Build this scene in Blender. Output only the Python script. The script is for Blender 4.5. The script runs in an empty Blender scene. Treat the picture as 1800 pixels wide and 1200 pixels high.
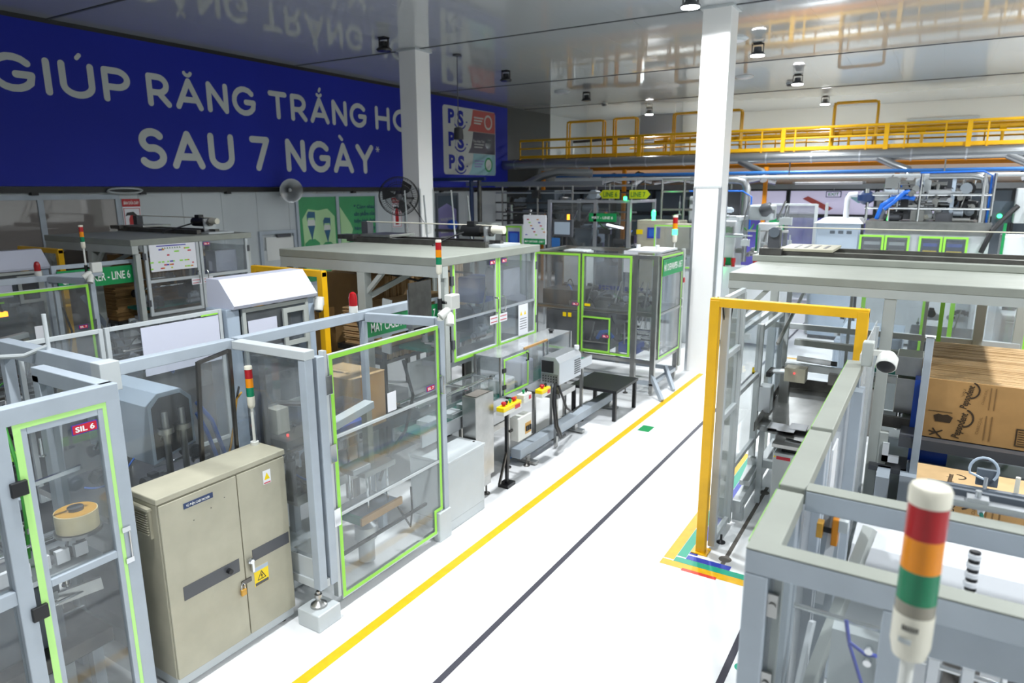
import bpy, math, random
from mathutils import Vector, Matrix
random.seed(7)
SC = bpy.context.scene
COL = SC.collection
R = math.radians

# ------------------------------------------------------------------ camera
cam_d = bpy.data.cameras.new('camera'); cam = bpy.data.objects.new('camera', cam_d); COL.objects.link(cam)
cam_d.sensor_width = 36.0; cam_d.lens = 1204.0/1800*36; cam_d.clip_start = 0.05; cam_d.clip_end = 200
yaw, pitch, roll = R(31.55), R(12.45), R(0.22)
fw = Vector((-math.sin(yaw)*math.cos(pitch), math.cos(yaw)*math.cos(pitch), -math.sin(pitch)))
rt = Vector((math.cos(yaw), math.sin(yaw), 0)); dn = fw.cross(rt)
rt2 = rt*math.cos(roll) + dn*math.sin(roll); dn2 = -rt*math.sin(roll) + dn*math.cos(roll)
mw = Matrix((rt2, -dn2, -fw)).transposed().to_4x4(); mw.translation = Vector((0, 0, 4.0))
cam.matrix_world = mw
cam_d.dof.use_dof = True; cam_d.dof.focus_distance = 6.3; cam_d.dof.aperture_fstop = 1.6
SC.camera = cam

# ------------------------------------------------------------------ world, exposure
w = bpy.data.worlds.new('world'); SC.world = w; w.use_nodes = True
w.node_tree.nodes['Background'].inputs[0].default_value = (.75, .82, .9, 1)
w.node_tree.nodes['Background'].inputs[1].default_value = 0.0
SC.view_settings.view_transform = 'Standard'; SC.view_settings.look = 'None'
SC.view_settings.gamma = 1.0; SC.view_settings.use_curve_mapping = False
SC.view_settings.exposure = 0.0
try:
    SC.cycles.transparent_max_bounces = 32; SC.cycles.max_bounces = 8; SC.cycles.diffuse_bounces = 4
    SC.cycles.caustics_reflective = False; SC.cycles.caustics_refractive = False
    SC.cycles.sample_clamp_indirect = 6.0
except Exception: pass
LAMP_W = 320.0

# ------------------------------------------------------------------ materials
MATS = {}
def lin(h):
    h = h.lstrip('#'); c = [int(h[i:i+2], 16)/255 for i in (0, 2, 4)]
    return tuple(((v+.055)/1.055)**2.4 if v > .04045 else v/12.92 for v in c) + (1,)
def mat(name, col, rough=.5, metal=0., var=0., vs=3., bump=0., bs=40., emit=0., spec=.5, trans=0., coat=0.):
    m = bpy.data.materials.new(name); m.use_nodes = True; nt = m.node_tree; b = nt.nodes['Principled BSDF']
    c = lin(col)
    b.inputs['Base Color'].default_value = c; b.inputs['Roughness'].default_value = rough
    b.inputs['Metallic'].default_value = metal; b.inputs['Specular IOR Level'].default_value = spec
    b.inputs['Coat Weight'].default_value = coat
    if trans: b.inputs['Transmission Weight'].default_value = trans
    if emit:
        b.inputs['Emission Color'].default_value = c; b.inputs['Emission Strength'].default_value = emit
    if var:
        tc = nt.nodes.new('ShaderNodeTexCoord'); n = nt.nodes.new('ShaderNodeTexNoise'); n.inputs['Scale'].default_value = vs
        n.inputs['Detail'].default_value = 5; nt.links.new(tc.outputs['Object'], n.inputs['Vector'])
        r = nt.nodes.new('ShaderNodeMapRange'); r.inputs[1].default_value = .35; r.inputs[2].default_value = .7
        r.inputs[3].default_value = 1-var; r.inputs[4].default_value = 1.0
        nt.links.new(n.outputs['Fac'], r.inputs[0])
        mx = nt.nodes.new('ShaderNodeVectorMath'); mx.operation = 'SCALE'; mx.inputs[0].default_value = c[:3]
        nt.links.new(r.outputs[0], mx.inputs['Scale']); nt.links.new(mx.outputs[0], b.inputs['Base Color'])
    if bump:
        tc = nt.nodes.new('ShaderNodeTexCoord'); n = nt.nodes.new('ShaderNodeTexNoise'); n.inputs['Scale'].default_value = bs
        nt.links.new(tc.outputs['Object'], n.inputs['Vector'])
        bp = nt.nodes.new('ShaderNodeBump'); bp.inputs['Strength'].default_value = bump; bp.inputs['Distance'].default_value = .02
        nt.links.new(n.outputs['Fac'], bp.inputs['Height']); nt.links.new(bp.outputs[0], b.inputs['Normal'])
    MATS[name] = m
    return m
def clear(name, tint, haze=.06, hcol='#c8ccd0', rough=.06, fres=.35):
    m = bpy.data.materials.new(name); m.use_nodes = True; nt = m.node_tree; nt.nodes.clear()
    o = nt.nodes.new('ShaderNodeOutputMaterial'); t = nt.nodes.new('ShaderNodeBsdfTransparent'); t.inputs[0].default_value = lin(tint)
    g = nt.nodes.new('ShaderNodeBsdfGlossy'); g.inputs['Roughness'].default_value = rough; g.inputs['Color'].default_value = (1, 1, 1, 1)
    d = nt.nodes.new('ShaderNodeBsdfDiffuse'); d.inputs[0].default_value = lin(hcol)
    tc = nt.nodes.new('ShaderNodeTexCoord'); n = nt.nodes.new('ShaderNodeTexNoise'); n.inputs['Scale'].default_value = 2.5
    n.inputs['Detail'].default_value = 6; nt.links.new(tc.outputs['Object'], n.inputs['Vector'])
    mr = nt.nodes.new('ShaderNodeMapRange'); mr.inputs[1].default_value = .3; mr.inputs[2].default_value = .75
    mr.inputs[3].default_value = haze*.5; mr.inputs[4].default_value = haze*1.7; nt.links.new(n.outputs['Fac'], mr.inputs[0])
    m1 = nt.nodes.new('ShaderNodeMixShader'); nt.links.new(mr.outputs[0], m1.inputs[0]); nt.links.new(t.outputs[0], m1.inputs[1]); nt.links.new(d.outputs[0], m1.inputs[2])
    f = nt.nodes.new('ShaderNodeLayerWeight'); f.inputs[0].default_value = .5
    pw = nt.nodes.new('ShaderNodeMath'); pw.operation = 'POWER'; pw.inputs[1].default_value = 4.0; nt.links.new(f.outputs['Facing'], pw.inputs[0])
    mu = nt.nodes.new('ShaderNodeMath'); mu.operation = 'MULTIPLY_ADD'; mu.inputs[1].default_value = .55; mu.inputs[2].default_value = .035; nt.links.new(pw.outputs[0], mu.inputs[0])
    m2 = nt.nodes.new('ShaderNodeMixShader'); nt.links.new(mu.outputs[0], m2.inputs[0]); nt.links.new(m1.outputs[0], m2.inputs[1]); nt.links.new(g.outputs[0], m2.inputs[2])
    nt.links.new(m2.outputs[0], o.inputs[0]); MATS[name] = m
    return m
mat('floor', '#f4f5f6', .32, var=.04, vs=.5, bump=.03, bs=3)
mat('wall', '#bfc6c9', .45, var=.05, vs=.8)
mat('wallwhite', '#d9dbd8', .5)
mat('ceiling', '#b6b9ba', .06, bump=.07, bs=1.1, spec=.6, coat=.2)
mat('seam', '#4a4d50', .6)
mat('white', '#dfe2e6', .4)
mat('board', '#cfd2e2', .4)
mat('colwhite', '#eeeeec', .25)
mat('banner', '#2431a6', .5, var=.12, vs=.25, spec=.2)
mat('letter', '#c9cdc9', .5)
mat('grey', '#adb7c1', .4, var=.10, vs=4)
mat('lgrey', '#c0c6c8', .4, var=.06, vs=3)
mat('egrey', '#b2b7b3', .45, var=.06, vs=3)
mat('slate', '#5d6670', .45, var=.15, vs=4)
mat('beige', '#b3af9b', .42, var=.14, vs=3.5)
mat('dgrey', '#4b4d52', .4)
mat('steel', '#b4b4b2', .28, 1.0, var=.18, vs=6)
mat('chrome', '#d6d8da', .1, 1.0)
mat('dsteel', '#6f6d6a', .35, .9, var=.3, vs=8)
mat('alu', '#c2c6ca', .35, .85)
mat('black', '#17181b', .45)
mat('rubber', '#0e0f11', .7)
mat('yellow', '#f0b70a', .4, var=.1, vs=5)
mat('yline', '#f2bb08', .45, var=.15, vs=12)
mat('bline', '#3c3b47', .45, var=.1, vs=10)
mat('gtape', '#98de4c', .4)
mat('gtape2', '#b8ec8c', .4)
mat('cardboard', '#b38b56', .75, var=.15, vs=5)
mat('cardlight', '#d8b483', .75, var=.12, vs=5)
mat('cardedge', '#a98450', .8, var=.4, vs=60)
mat('print', '#3a2c1c', .8)
mat('print2', '#7a5c36', .8)
mat('plastic', '#d6d7d2', .35)
mat('cream', '#dcd8c8', .35)
mat('red', '#b5141c', .35)
mat('lred', '#a8121a', .22)
mat('lorange', '#e58a00', .22)
mat('lgreen', '#057a52', .22)
mat('sign', '#0b8f4e', .45)
mat('signtxt', '#f4f6f2', .5)
mat('tagred', '#c41830', .4)
mat('tagblue', '#3b3aa8', .4)
mat('tape_blue', '#2a3fae', .45); mat('tape_green', '#15a384', .45); mat('tape_red', '#e0402e', .45)
mat('blue', '#1f4fb8', .4)
mat('bluehose', '#1668d0', .35)
mat('bluepaint', '#2b66a8', .4)
mat('greenhose', '#3f8f3a', .4)
mat('belt', '#0f6a5c', .5)
mat('orange', '#d0820e', .45)
mat('smokering', '#8d887a', .2)
mat('ywarn', '#f2d200', .4)
mat('yarrow', '#b9c21a', .45)
mat('arrowtxt', '#4f7a2e', .5)
mat('postergreen', '#3f9a62', .45, var=.15, vs=1.2)
mat('postercream', '#a9cf9a', .5)
mat('posterblue', '#2b5c7c', .5)
mat('lenson', '#ffffff', .3, emit=40)
mat('ledgreen', '#2dff7a', .3, emit=9)
mat('ledred', '#ff3030', .3, emit=4)
mat('ledorange', '#ff9020', .3, emit=4)
mat('tubeon', '#f4f6ff', .3, emit=7)
mat('lensoff', '#2c2f33', .15)
mat('pane_dark', '#55606a', .08, spec=.6)
mat('pane_brown', '#7f7a77', .05, spec=.9, coat=.5)
mat('pane_lilac', '#cfcbe6', .3, emit=.35)
mat('pane_purple', '#6d68c4', .25, emit=.12)
mat('storeframe', '#23282c', .4)
mat('foil', '#c9ccd0', .18, 1.0, bump=.9, bs=9)
mat('duct', '#a3a6a8', .3, .9)
mat('tape_roll', '#c9973a', .35); mat('tape_side', '#ecdcae', .3)
mat('screen', '#2e5aa8', .2, emit=.3)
mat('dust', '#6b6660', .8)
mat('poster_red', '#b8524c', .5); mat('poster_dark', '#4c4a58', .5); mat('poster_teal', '#8fbcc4', .5); mat('poster_lilac', '#8b86b8', .5)
mat('paper', '#e8e9ee', .6)
mat('roofgrey', '#94988f', .5, var=.12, vs=3)
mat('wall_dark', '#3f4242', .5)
mat('navy', '#22365f', .4)
mat('bluegrey', '#a9b7c6', .4)
clear('clear', '#f4f6f6', .06)
clear('clear2', '#eff1f2', .085)
clear('hazy', '#e6e9ea', .14)
clear('smoke', '#d0d3d5', .07, hcol='#9a9a98')
clear('frost', '#eef1f3', .42, rough=.2, hcol='#e4e9ec')
clear('film', '#e4e6e8', .25, rough=.2, hcol='#e6e8ea')

# ------------------------------------------------------------------ mesh helpers
class G:
    def __init__(s): s.v = []; s.f = []
    def add(s, vs, fs):
        o = len(s.v); s.v += [tuple(v) for v in vs]; s.f += [tuple(i+o for i in f) for f in fs]; return s
    def box(s, x0, x1, y0, y1, z0, z1):
        x0, x1 = min(x0, x1), max(x0, x1); y0, y1 = min(y0, y1), max(y0, y1); z0, z1 = min(z0, z1), max(z0, z1)
        return s.add([(x0,y0,z0),(x1,y0,z0),(x1,y1,z0),(x0,y1,z0),(x0,y0,z1),(x1,y0,z1),(x1,y1,z1),(x0,y1,z1)],
                     [(0,3,2,1),(4,5,6,7),(0,1,5,4),(1,2,6,5),(2,3,7,6),(3,0,4,7)])
    def cbox(s, x, y, z, a, b, c): return s.box(x-a/2, x+a/2, y-b/2, y+b/2, z-c/2, z+c/2)
    def bar(s, p, q, w, h=None, up=(0,0,1)):
        h = h or w; p = Vector(p); q = Vector(q); d = (q-p).normalized(); u = Vector(up)
        if abs(d.dot(u)) > .97: u = Vector((0,1,0))
        a = d.cross(u).normalized(); b = a.cross(d).normalized(); a *= w/2; b *= h/2
        return s.add([p-a-b, p+a-b, p+a+b, p-a+b, q-a-b, q+a-b, q+a+b, q-a+b],
                     [(0,3,2,1),(4,5,6,7),(0,1,5,4),(1,2,6,5),(2,3,7,6),(3,0,4,7)])
    def cyl(s, p, q, r, n=14, r2=None):
        r2 = r if r2 is None else r2; p = Vector(p); q = Vector(q); d = (q-p).normalized()
        u = Vector((0,0,1)) if abs(d.z) < .9 else Vector((1,0,0)); a = d.cross(u).normalized(); b = a.cross(d)
        vs = []
        for k in range(n):
            t = 2*math.pi*k/n; o = a*math.cos(t)+b*math.sin(t); vs += [p+o*r, q+o*r2]
        fs = [(2*k, 2*((k+1) % n), 2*((k+1) % n)+1, 2*k+1) for k in range(n)]
        fs += [tuple(2*k for k in range(n))[::-1], tuple(2*k+1 for k in range(n))]
        return s.add(vs, fs)
    def tube(s, pts, r, n=8):
        pts = [Vector(p) for p in pts]; rings = []; prev = None
        for i, p in enumerate(pts):
            d = (pts[min(i+1, len(pts)-1)]-pts[max(i-1, 0)]).normalized()
            if prev is None:
                u = Vector((0,0,1)) if abs(d.z) < .9 else Vector((1,0,0)); a = d.cross(u).normalized()
            else: a = (prev - d*prev.dot(d)).normalized()
            prev = a; b = d.cross(a)
            rings.append([p+(a*math.cos(2*math.pi*k/n)+b*math.sin(2*math.pi*k/n))*r for k in range(n)])
        fs = []
        for i in range(len(pts)-1):
            fs += [(i*n+k, i*n+(k+1) % n, (i+1)*n+(k+1) % n, (i+1)*n+k) for k in range(n)]
        fs += [tuple(range(n))[::-1], tuple((len(pts)-1)*n+k for k in range(n))]
        return s.add([v for rr in rings for v in rr], fs)
    def lathe(s, c, prof, axis=(0,0,1), n=20):
        c = Vector(c); d = Vector(axis).normalized(); u = Vector((0,0,1)) if abs(d.z) < .9 else Vector((1,0,0))
        a = d.cross(u).normalized(); b = a.cross(d); vs = []
        for r, h in prof:
            vs += [c+d*h+(a*math.cos(2*math.pi*k/n)+b*math.sin(2*math.pi*k/n))*r for k in range(n)]
        fs = []
        for i in range(len(prof)-1):
            fs += [(i*n+k, i*n+(k+1) % n, (i+1)*n+(k+1) % n, (i+1)*n+k) for k in range(n)]
        fs += [tuple(range(n))[::-1], tuple((len(prof)-1)*n+k for k in range(n))]
        return s.add(vs, fs)
    def prism(s, pts, ext):
        """closed polygon pts (3D) extruded by vector ext"""
        n = len(pts); e = Vector(ext); a = [Vector(p) for p in pts]; b = [p+e for p in a]
        return s.add(a+b, [tuple(range(n))[::-1], tuple(range(n, 2*n))] + [(i, (i+1) % n, (i+1) % n+n, i+n) for i in range(n)])
    def quad(s, *p): return s.add(p, [tuple(range(len(p)))])
    def pb(s, pl, c, u0, u1, z0, z1, d0, d1):
        return s.box(c+d0, c+d1, u0, u1, z0, z1) if pl == 'X' else s.box(u0, u1, c+d0, c+d1, z0, z1)
    def rim(s, pl, c, u0, u1, z0, z1, wd, d0, d1):
        s.pb(pl, c, u0, u0+wd, z0, z1, d0, d1); s.pb(pl, c, u1-wd, u1, z0, z1, d0, d1)
        s.pb(pl, c, u0+wd, u1-wd, z0, z0+wd, d0, d1); s.pb(pl, c, u0+wd, u1-wd, z1-wd, z1, d0, d1); return s

XF = [None, 1.0]      # placement of a machine drawn at another size and spot
def wl(o):
    v = Vector(o.location)
    while o.parent: o = o.parent; v += Vector(o.location)
    return v
def link(name, me, m, parent=None, loc=None):
    o = bpy.data.objects.new(name, me); COL.objects.link(o)
    if parent: o.parent = parent
    if m:
        me.materials.clear(); me.materials.append(MATS[m])
    return o
def build(g, name, m, parent=None, bev=0., smooth=False, seg=2):
    """one mesh object; world coordinates in, origin at the centre of its base"""
    vs = [XF[0](v) for v in g.v] if XF[0] else g.v
    c = Vector(((min(v[0] for v in vs)+max(v[0] for v in vs))/2, (min(v[1] for v in vs)+max(v[1] for v in vs))/2, min(v[2] for v in vs)))
    me = bpy.data.meshes.new(name); me.from_pydata([(v[0]-c.x, v[1]-c.y, v[2]-c.z) for v in vs], [], g.f); me.validate(); me.update()
    o = link(name, me, m, parent); o.location = c - (wl(parent) if parent else Vector((0,0,0)))
    if smooth:
        me.polygons.foreach_set('use_smooth', [True]*len(me.polygons))
        try: me.set_sharp_from_angle(angle=R(40))
        except Exception: pass
    if bev:
        b = o.modifiers.new('bevel', 'BEVEL'); b.width = bev; b.segments = seg; b.limit_method = 'ANGLE'
    return o
def tag(o, label=None, cat=None, group=None, kind=None):
    if label: o['label'] = label
    if cat: o['category'] = cat
    if group: o['group'] = group
    if kind: o['kind'] = kind
    return o
def T(name, label, cat, loc, group=None):
    o = bpy.data.objects.new(name, None); o.empty_display_size = .1; COL.objects.link(o); o.location = XF[0](loc) if XF[0] else loc
    return tag(o, label, cat, group)
def struct(g, name, m, bev=0.): return tag(build(g, name, m, None, bev), kind='structure')
def dup(o, off, label=None, group=None, parent=None):
    c = o.copy(); COL.objects.link(c); c.parent = parent
    if parent is None:
        c.location = Vector(o.location)+Vector(off)
        if label: c['label'] = label
        if group: c['group'] = group
    for ch in o.children: dup(ch, None, None, None, c)
    return c
def text(s, name, m, parent, origin, ux, uy, h, w=None, bold=0., align='LEFT', thick=.001):
    """flat lettering; cap height h; ux / uy = reading and up directions"""
    cu = bpy.data.curves.new(name, 'FONT'); cu.body = s; cu.size = 1.0; cu.offset = bold; cu.align_x = align; cu.resolution_u = 3
    t = bpy.data.objects.new(name, cu); COL.objects.link(t); bpy.context.view_layer.update()
    me = bpy.data.meshes.new_from_object(t.evaluated_get(bpy.context.evaluated_depsgraph_get()))
    bpy.data.objects.remove(t); bpy.data.curves.remove(cu)
    if not me.vertices: return None
    ux = Vector(ux).normalized(); uy = Vector(uy).normalized(); nz = ux.cross(uy)
    xs = [v.co.x for v in me.vertices]; k = h/.715; kx = k
    if w: kx = w/(max(xs)-min(xs)); x0 = min(xs) if align == 'LEFT' else (min(xs)+max(xs))/2
    else: x0 = 0
    og = Vector(XF[0](origin) if XF[0] else origin); kx *= XF[1]; k *= XF[1]; base = wl(parent) if parent else Vector((0,0,0))
    for v in me.vertices: v.co = ux*((v.co.x-x0)*kx)+uy*(v.co.y*k)
    o = link(name, me, m, parent); o.location = og-base+nz*thick
    return o

# stroke lettering with round ends
def arc(cx, cy, rx, ry, a0, a1, n=14): return [(cx+rx*math.cos(R(a0+(a1-a0)*i/n)), cy+ry*math.sin(R(a0+(a1-a0)*i/n))) for i in range(n+1)]
GL = {
 'G': (.80, [arc(.42,.5,.42,.5,42,325)+[(.80,.46),(.48,.46)]]), 'I': (0., [[(0,0),(0,1)]]),
 'U': (.66, [[(0,1),(0,.33)]+arc(.33,.33,.33,.33,180,360)+[(.66,1)]]),
 'P': (.56, [[(0,0),(0,1),(.28,1)]+arc(.28,.71,.28,.29,90,-90)+[(0,.42)]]),
 'R': (.60, [[(0,0),(0,1),(.28,1)]+arc(.28,.71,.28,.29,90,-90)+[(0,.42)], [(.28,.42),(.60,0)]]),
 'A': (.80, [[(0,0),(.4,1),(.8,0)], [(.14,.28),(.66,.28)]]), 'N': (.64, [[(0,0),(0,1),(.64,0),(.64,1)]]),
 'T': (.66, [[(0,1),(.66,1)], [(.33,1),(.33,0)]]), 'H': (.64, [[(0,0),(0,1)], [(.64,0),(.64,1)], [(0,.5),(.64,.5)]]),
 'O': (.88, [arc(.44,.5,.44,.5,0,360,26)]), 'Y': (.74, [[(0,1),(.37,.46),(.74,1)], [(.37,.46),(.37,0)]]),
 'S': (.60, [arc(.31,.74,.27,.26,35,245,12)+arc(.29,.25,.30,.27,75,-148,14)]), '7': (.60, [[(0,1),(.6,1),(.2,0)]]),
}
MK = {"'": [[(.06,1.25),(.16,1.36)]], '`': [[(-.16,1.36),(-.04,1.25)]], 'u': [arc(0,1.36,.15,.14,200,340,8)], 'U': [arc(0,1.28,.13,.10,200,340,8), [(.02,1.42),(.08,1.52)]], 'h': [[(.44,.9),(.54,1.05)]]}
STK = [0]
def strokes(g, sts, wd, fx):
    """ribbon with round caps; fx maps 2-D letter coordinates to 3-D; every piece lies a hair above the last"""
    e = [(Vector(fx(1,0))-Vector(fx(0,0))), (Vector(fx(0,1))-Vector(fx(0,0)))]; n = e[0].cross(e[1]).normalized(); k = 0
    P = lambda a, b: Vector(fx(a, b))+n*(.00012*k)
    for st in sts:
        for i in range(len(st)-1):
            (ax, ay), (bx, by) = st[i], st[i+1]; L = math.hypot(bx-ax, by-ay) or 1
            nx, ny = -(by-ay)/L*wd/2, (bx-ax)/L*wd/2
            g.quad(P(ax-nx, ay-ny), P(bx-nx, by-ny), P(bx+nx, by+ny), P(ax+nx, ay+ny)); k += 1
        for (ax, ay) in st:
            g.quad(*[P(ax+wd/2*math.cos(j*math.pi/7), ay+wd/2*math.sin(j*math.pi/7)) for j in range(14)]); k += 1
def word(par, letters, y0, y1, z0, h, X, t=.19):
    """letters: list of (glyph, mark); fitted between y0 and y1; each letter a part"""
    gap = .34; W = sum(GL[c][0] for c, _ in letters)+gap*(len(letters)-1)
    k = h*(1-t); sx = (y1-y0-t*h)/W; x = 0
    for c, mk in letters:
        g = G(); wd, sts = GL[c]; f = lambda a, b, x=x: (X, y0+t*h/2+x*sx+a, z0+t*h/2+b)
        strokes(g, [[(p[0]*sx, p[1]*k) for p in s] for s in sts], t*h, f)
        if mk: strokes(g, [[(p[0]*k+wd/2*sx, p[1]*k) for p in s] for s in MK[mk]], t*h*.62, f)
        build(g, 'letter', 'letter', par)
        x += wd+gap

# ------------------------------------------------------------------ generic builders
def tower_light(loc, z0, zb, zt, r, label, lit=None, pole_r=None, base=True, capm='cream', ring=False):
    """stack light: base at z0, body from zb to zt"""
    x, y = loc; t = T('signal_tower', label, 'signal light', (x, y, z0)); H = zt-zb; pr = pole_r or r*.32
    build(G().cyl((x,y,z0), (x,y,zb), pr, 12), 'pole', 'plastic', t, smooth=True)
    if base: build(G().cyl((x,y,z0), (x,y,z0+.03), r*1.1, 14), 'base_plate', 'plastic', t)
    build(G().lathe((x,y,zb), [(pr, 0), (r*.85, .03*H), (r*1.02, .10*H), (r*1.02, .29*H)], n=24), 'body', capm, t, smooth=True)
    b0, bl = (.365, .18) if ring else (.29, .212)
    if ring: build(G().lathe((x,y,zb+.29*H), [(r, 0), (r, .075*H)], n=24), 'clear_ring', 'smokering', t, smooth=True)
    for i, (nm, m) in enumerate((('green_lens', 'lgreen'), ('orange_lens', 'lorange'), ('red_lens', 'lred'))):
        a = zb+H*(b0+bl*i); e = H*bl
        prof = []
        for k in range(9):
            prof += [(r, e*k/9), (r*.975, e*(k+.5)/9)]
        prof.append((r, e))
        build(G().lathe((x,y,a), prof, n=24), nm, ('ledgreen' if lit == i == 0 else m), t, smooth=True)
    ct = 1-b0-3*bl
    build(G().lathe((x,y,zb+H*(1-ct)), [(r*1.03, 0), (r*1.03, H*ct*.8), (r*.92, H*ct)], n=24), 'cap', capm, t, smooth=True)
    return t
def guard(root, pl, c, u0, u1, z0, z1, out, fw=.05, name='door', fm='grey', pane='clear', tape=None, mids=(), tw=.035, th=.04, hinges=(), handle=None, tapem='gtape', nobot=False):
    """a framed clear panel in a vertical plane; out = side of the viewer"""
    g = G(); d0, d1 = -th/2, th/2
    g.rim(pl, c, u0, u1, z0, z1, fw, d0, d1)
    for z in mids: g.pb(pl, c, u0+fw, u1-fw, z-fw*.45, z+fw*.45, d0, d1)
    d = build(g, name, fm, root, bev=.004)
    zs = [z0+fw]+[v for z in mids for v in (z-fw*.45, z+fw*.45)]+[z1-fw]
    for i in range(0, len(zs), 2):
        if pane: build(G().pb(pl, c, u0+fw*.9, u1-fw*.9, zs[i]-.004, zs[i+1]+.004, -.003, .003), 'pane', pane, d)
    if tape is not None:
        a, b, e, f = tape if not isinstance(tape, bool) else (u0, u1, z0, z1)
        o = d1 if out > 0 else d0
        g = G()
        if nobot:
            g.pb(pl, c+o, a, a+tw, e, f, 0, out*.002); g.pb(pl, c+o, b-tw, b, e, f, 0, out*.002); g.pb(pl, c+o, a+tw, b-tw, f-tw, f, 0, out*.002)
        else: g.rim(pl, c+o, a, b, e, f, tw, min(0, out*.002), max(0, out*.002))
        build(g, 'tape', tapem, d)
    for (u, z) in hinges:
        build(G().pb(pl, c, u-.03, u+.03, z-.06, z+.06, min(0, out*(th/2+.012)), max(0, out*(th/2+.012))), 'hinge', 'dgrey', d, bev=.004)
    if handle:
        u, z = handle; g = G(); e = out*(th/2)
        P = (lambda a, b, dd: (c+dd, a, b)) if pl == 'X' else (lambda a, b, dd: (a, c+dd, b))
        g.tube([P(u, z-.09, e), P(u, z-.09, e+out*.045), P(u, z-.075, e+out*.055), P(u, z+.075, e+out*.055), P(u, z+.09, e+out*.045), P(u, z+.09, e)], .009, 8)
        build(g, 'handle', 'chrome', d, smooth=True)
    return d
def posts(root, pts, z0, z1, w=.08, m='grey', name='post'):
    r = []
    for (x, y) in pts: r.append(build(G().box(x-w/2, x+w/2, y-w/2, y+w/2, z0, z1), name, m, root, bev=.006))
    return r
def rail(root, p, q, w=.08, h=None, m='grey', name='rail'): return build(G().bar(p, q, w, h), name, m, root, bev=.006)
def feet(root, pts, h=.12, m='dsteel'):
    for (x, y) in pts:
        build(G().lathe((x,y,0), [(.05, 0), (.05, .012), (.02, .03), (.013, .035), (.013, h)], n=14), 'levelling_foot', m, root, smooth=True)
def sil_tag(root, pl, c, u, z, out, w=.13, s='SIL 7'):
    h = w*.38
    build(G().pb(pl, c, u-w/2-.006, u+w/2+.006, z-h/2-.006, z+h/2+.006, min(0, out*.002), max(0, out*.002)), 'tag_border', 'tagblue', root)
    build(G().pb(pl, c+out*.002, u-w/2, u+w/2, z-h/2, z+h/2, min(0, out*.0015), max(0, out*.0015)), 'tag', 'tagred', root)
    if pl == 'X': text(s, 'lettering', 'signtxt', root, (c+out*.004, u-w*.40 if out > 0 else u+w*.40, z-h*.30), (0, out, 0), (0, 0, 1), h*.6, w*.8, bold=.03)
    else: text(s, 'lettering', 'signtxt', root, (u-w*.40, c+out*.004, z-h*.30), (1, 0, 0), (0, 0, 1), h*.6, w*.8, bold=.03)
def clutter(root, x0, x1, y0, y1, z0, z1, n, seed, pal=('steel', 'dsteel', 'alu', 'black', 'dgrey'), S=1.):
    """machine innards: cylinders, brackets, rods, motors and hoses, every one a part"""
    rn = random.Random(seed)
    for i in range(n):
        x = rn.uniform(x0, x1); y = rn.uniform(y0, y1); z = rn.uniform(z0, z1); k = rn.random(); m = rn.choice(pal)
        if k < .24:
            L = S*rn.uniform(.1, .35); a = rn.choice(((1,0,0),(0,1,0),(0,0,1))); r = S*rn.uniform(.015, .04); a = Vector(a); a = -a if any((Vector((x,y,z))+a*L*1.5)[j] > (x1,y1,z1+.1)[j] for j in range(3)) else a; q = Vector((x,y,z))+a*L
            g = G().cyl((x,y,z), q, r, 12).cyl(q, q+Vector(a)*L*.5, r*.35, 8).cyl(Vector((x,y,z))-Vector(a)*.012, (x,y,z), r*1.3, 12)
            build(g, 'air_cylinder', rn.choice(('alu', 'chrome', 'steel')), root, smooth=True)
        elif k < .46:
            a, b, c = S*rn.uniform(.05, .25), S*rn.uniform(.03, .12), S*rn.uniform(.03, .16)
            build(G().cbox(x,y,z, a, b, c).cbox(x,y,z+c/2+.01, a*.6, b*.7, .02).cbox(x+a/2, y, z, .012, b*1.2, c*1.2), 'bracket', m, root, bev=.004)
        elif k < .66:
            L = S*rn.uniform(.3, .8); a = rn.choice(((1,0,0),(0,1,0),(.2,.1,1))); q = Vector((x,y,z))+Vector(a).normalized()*L
            q = Vector((min(max(q.x, x0), x1), min(max(q.y, y0), y1), min(q.z, z1+.2))); q = q if (q-Vector((x,y,z))).length > .12 else Vector((x, y, z+.15))
            build(G().cyl((x,y,z), q, S*rn.uniform(.008, .016), 8).cyl((x,y,z), Vector((x,y,z)).lerp(q, .08), .025, 10), 'rod', rn.choice(('chrome', 'steel')), root, smooth=True)
        elif k < .82:
            L = S*rn.uniform(.12, .22); r = S*rn.uniform(.04, .07); a = rn.choice((Vector((1,0,0)), Vector((0,1,0)))); p = Vector((x,y,z)); a = -a if (p+a*(L+.05)).x > x1 or (p+a*(L+.05)).y > y1 else a
            g = G().cyl(p, p+a*L, r, 16).cyl(p+a*L, p+a*(L+.04), r*.6, 12).cyl(p-a*.03, p, r*1.12, 16)
            g.cbox(x+a.x*L*.4, y+a.y*L*.4, z+r, .07, .07, .05)
            build(g, 'motor', rn.choice(('black', 'dgrey', 'grey')), root, smooth=True)
        else:
            p = Vector((x,y,z)); q = p+Vector((rn.uniform(-.4,.4), rn.uniform(-.4,.4), rn.uniform(-.2,.2))); q.x = min(max(q.x, x0), x1); q.y = min(max(q.y, y0), y1); mid = (p+q)/2+Vector((0,0,rn.uniform(-.25,.3)))
            pts = [(p*(1-t)*(1-t)+mid*2*t*(1-t)+q*t*t) for t in [j/10 for j in range(11)]]
            build(G().tube(pts, S*rn.uniform(.006, .012), 6), 'hose', rn.choice(('black', 'bluehose', 'rubber', 'greenhose')), root, smooth=True)

# ================================================================== SETTING
CZ = 7.6; WX = -16.7; BY = 35.0; XR = 9.0; YN = -7.0
struct(G().box(WX-.2, XR, YN, BY+.2, -.2, 0), 'floor', 'floor')
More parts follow.
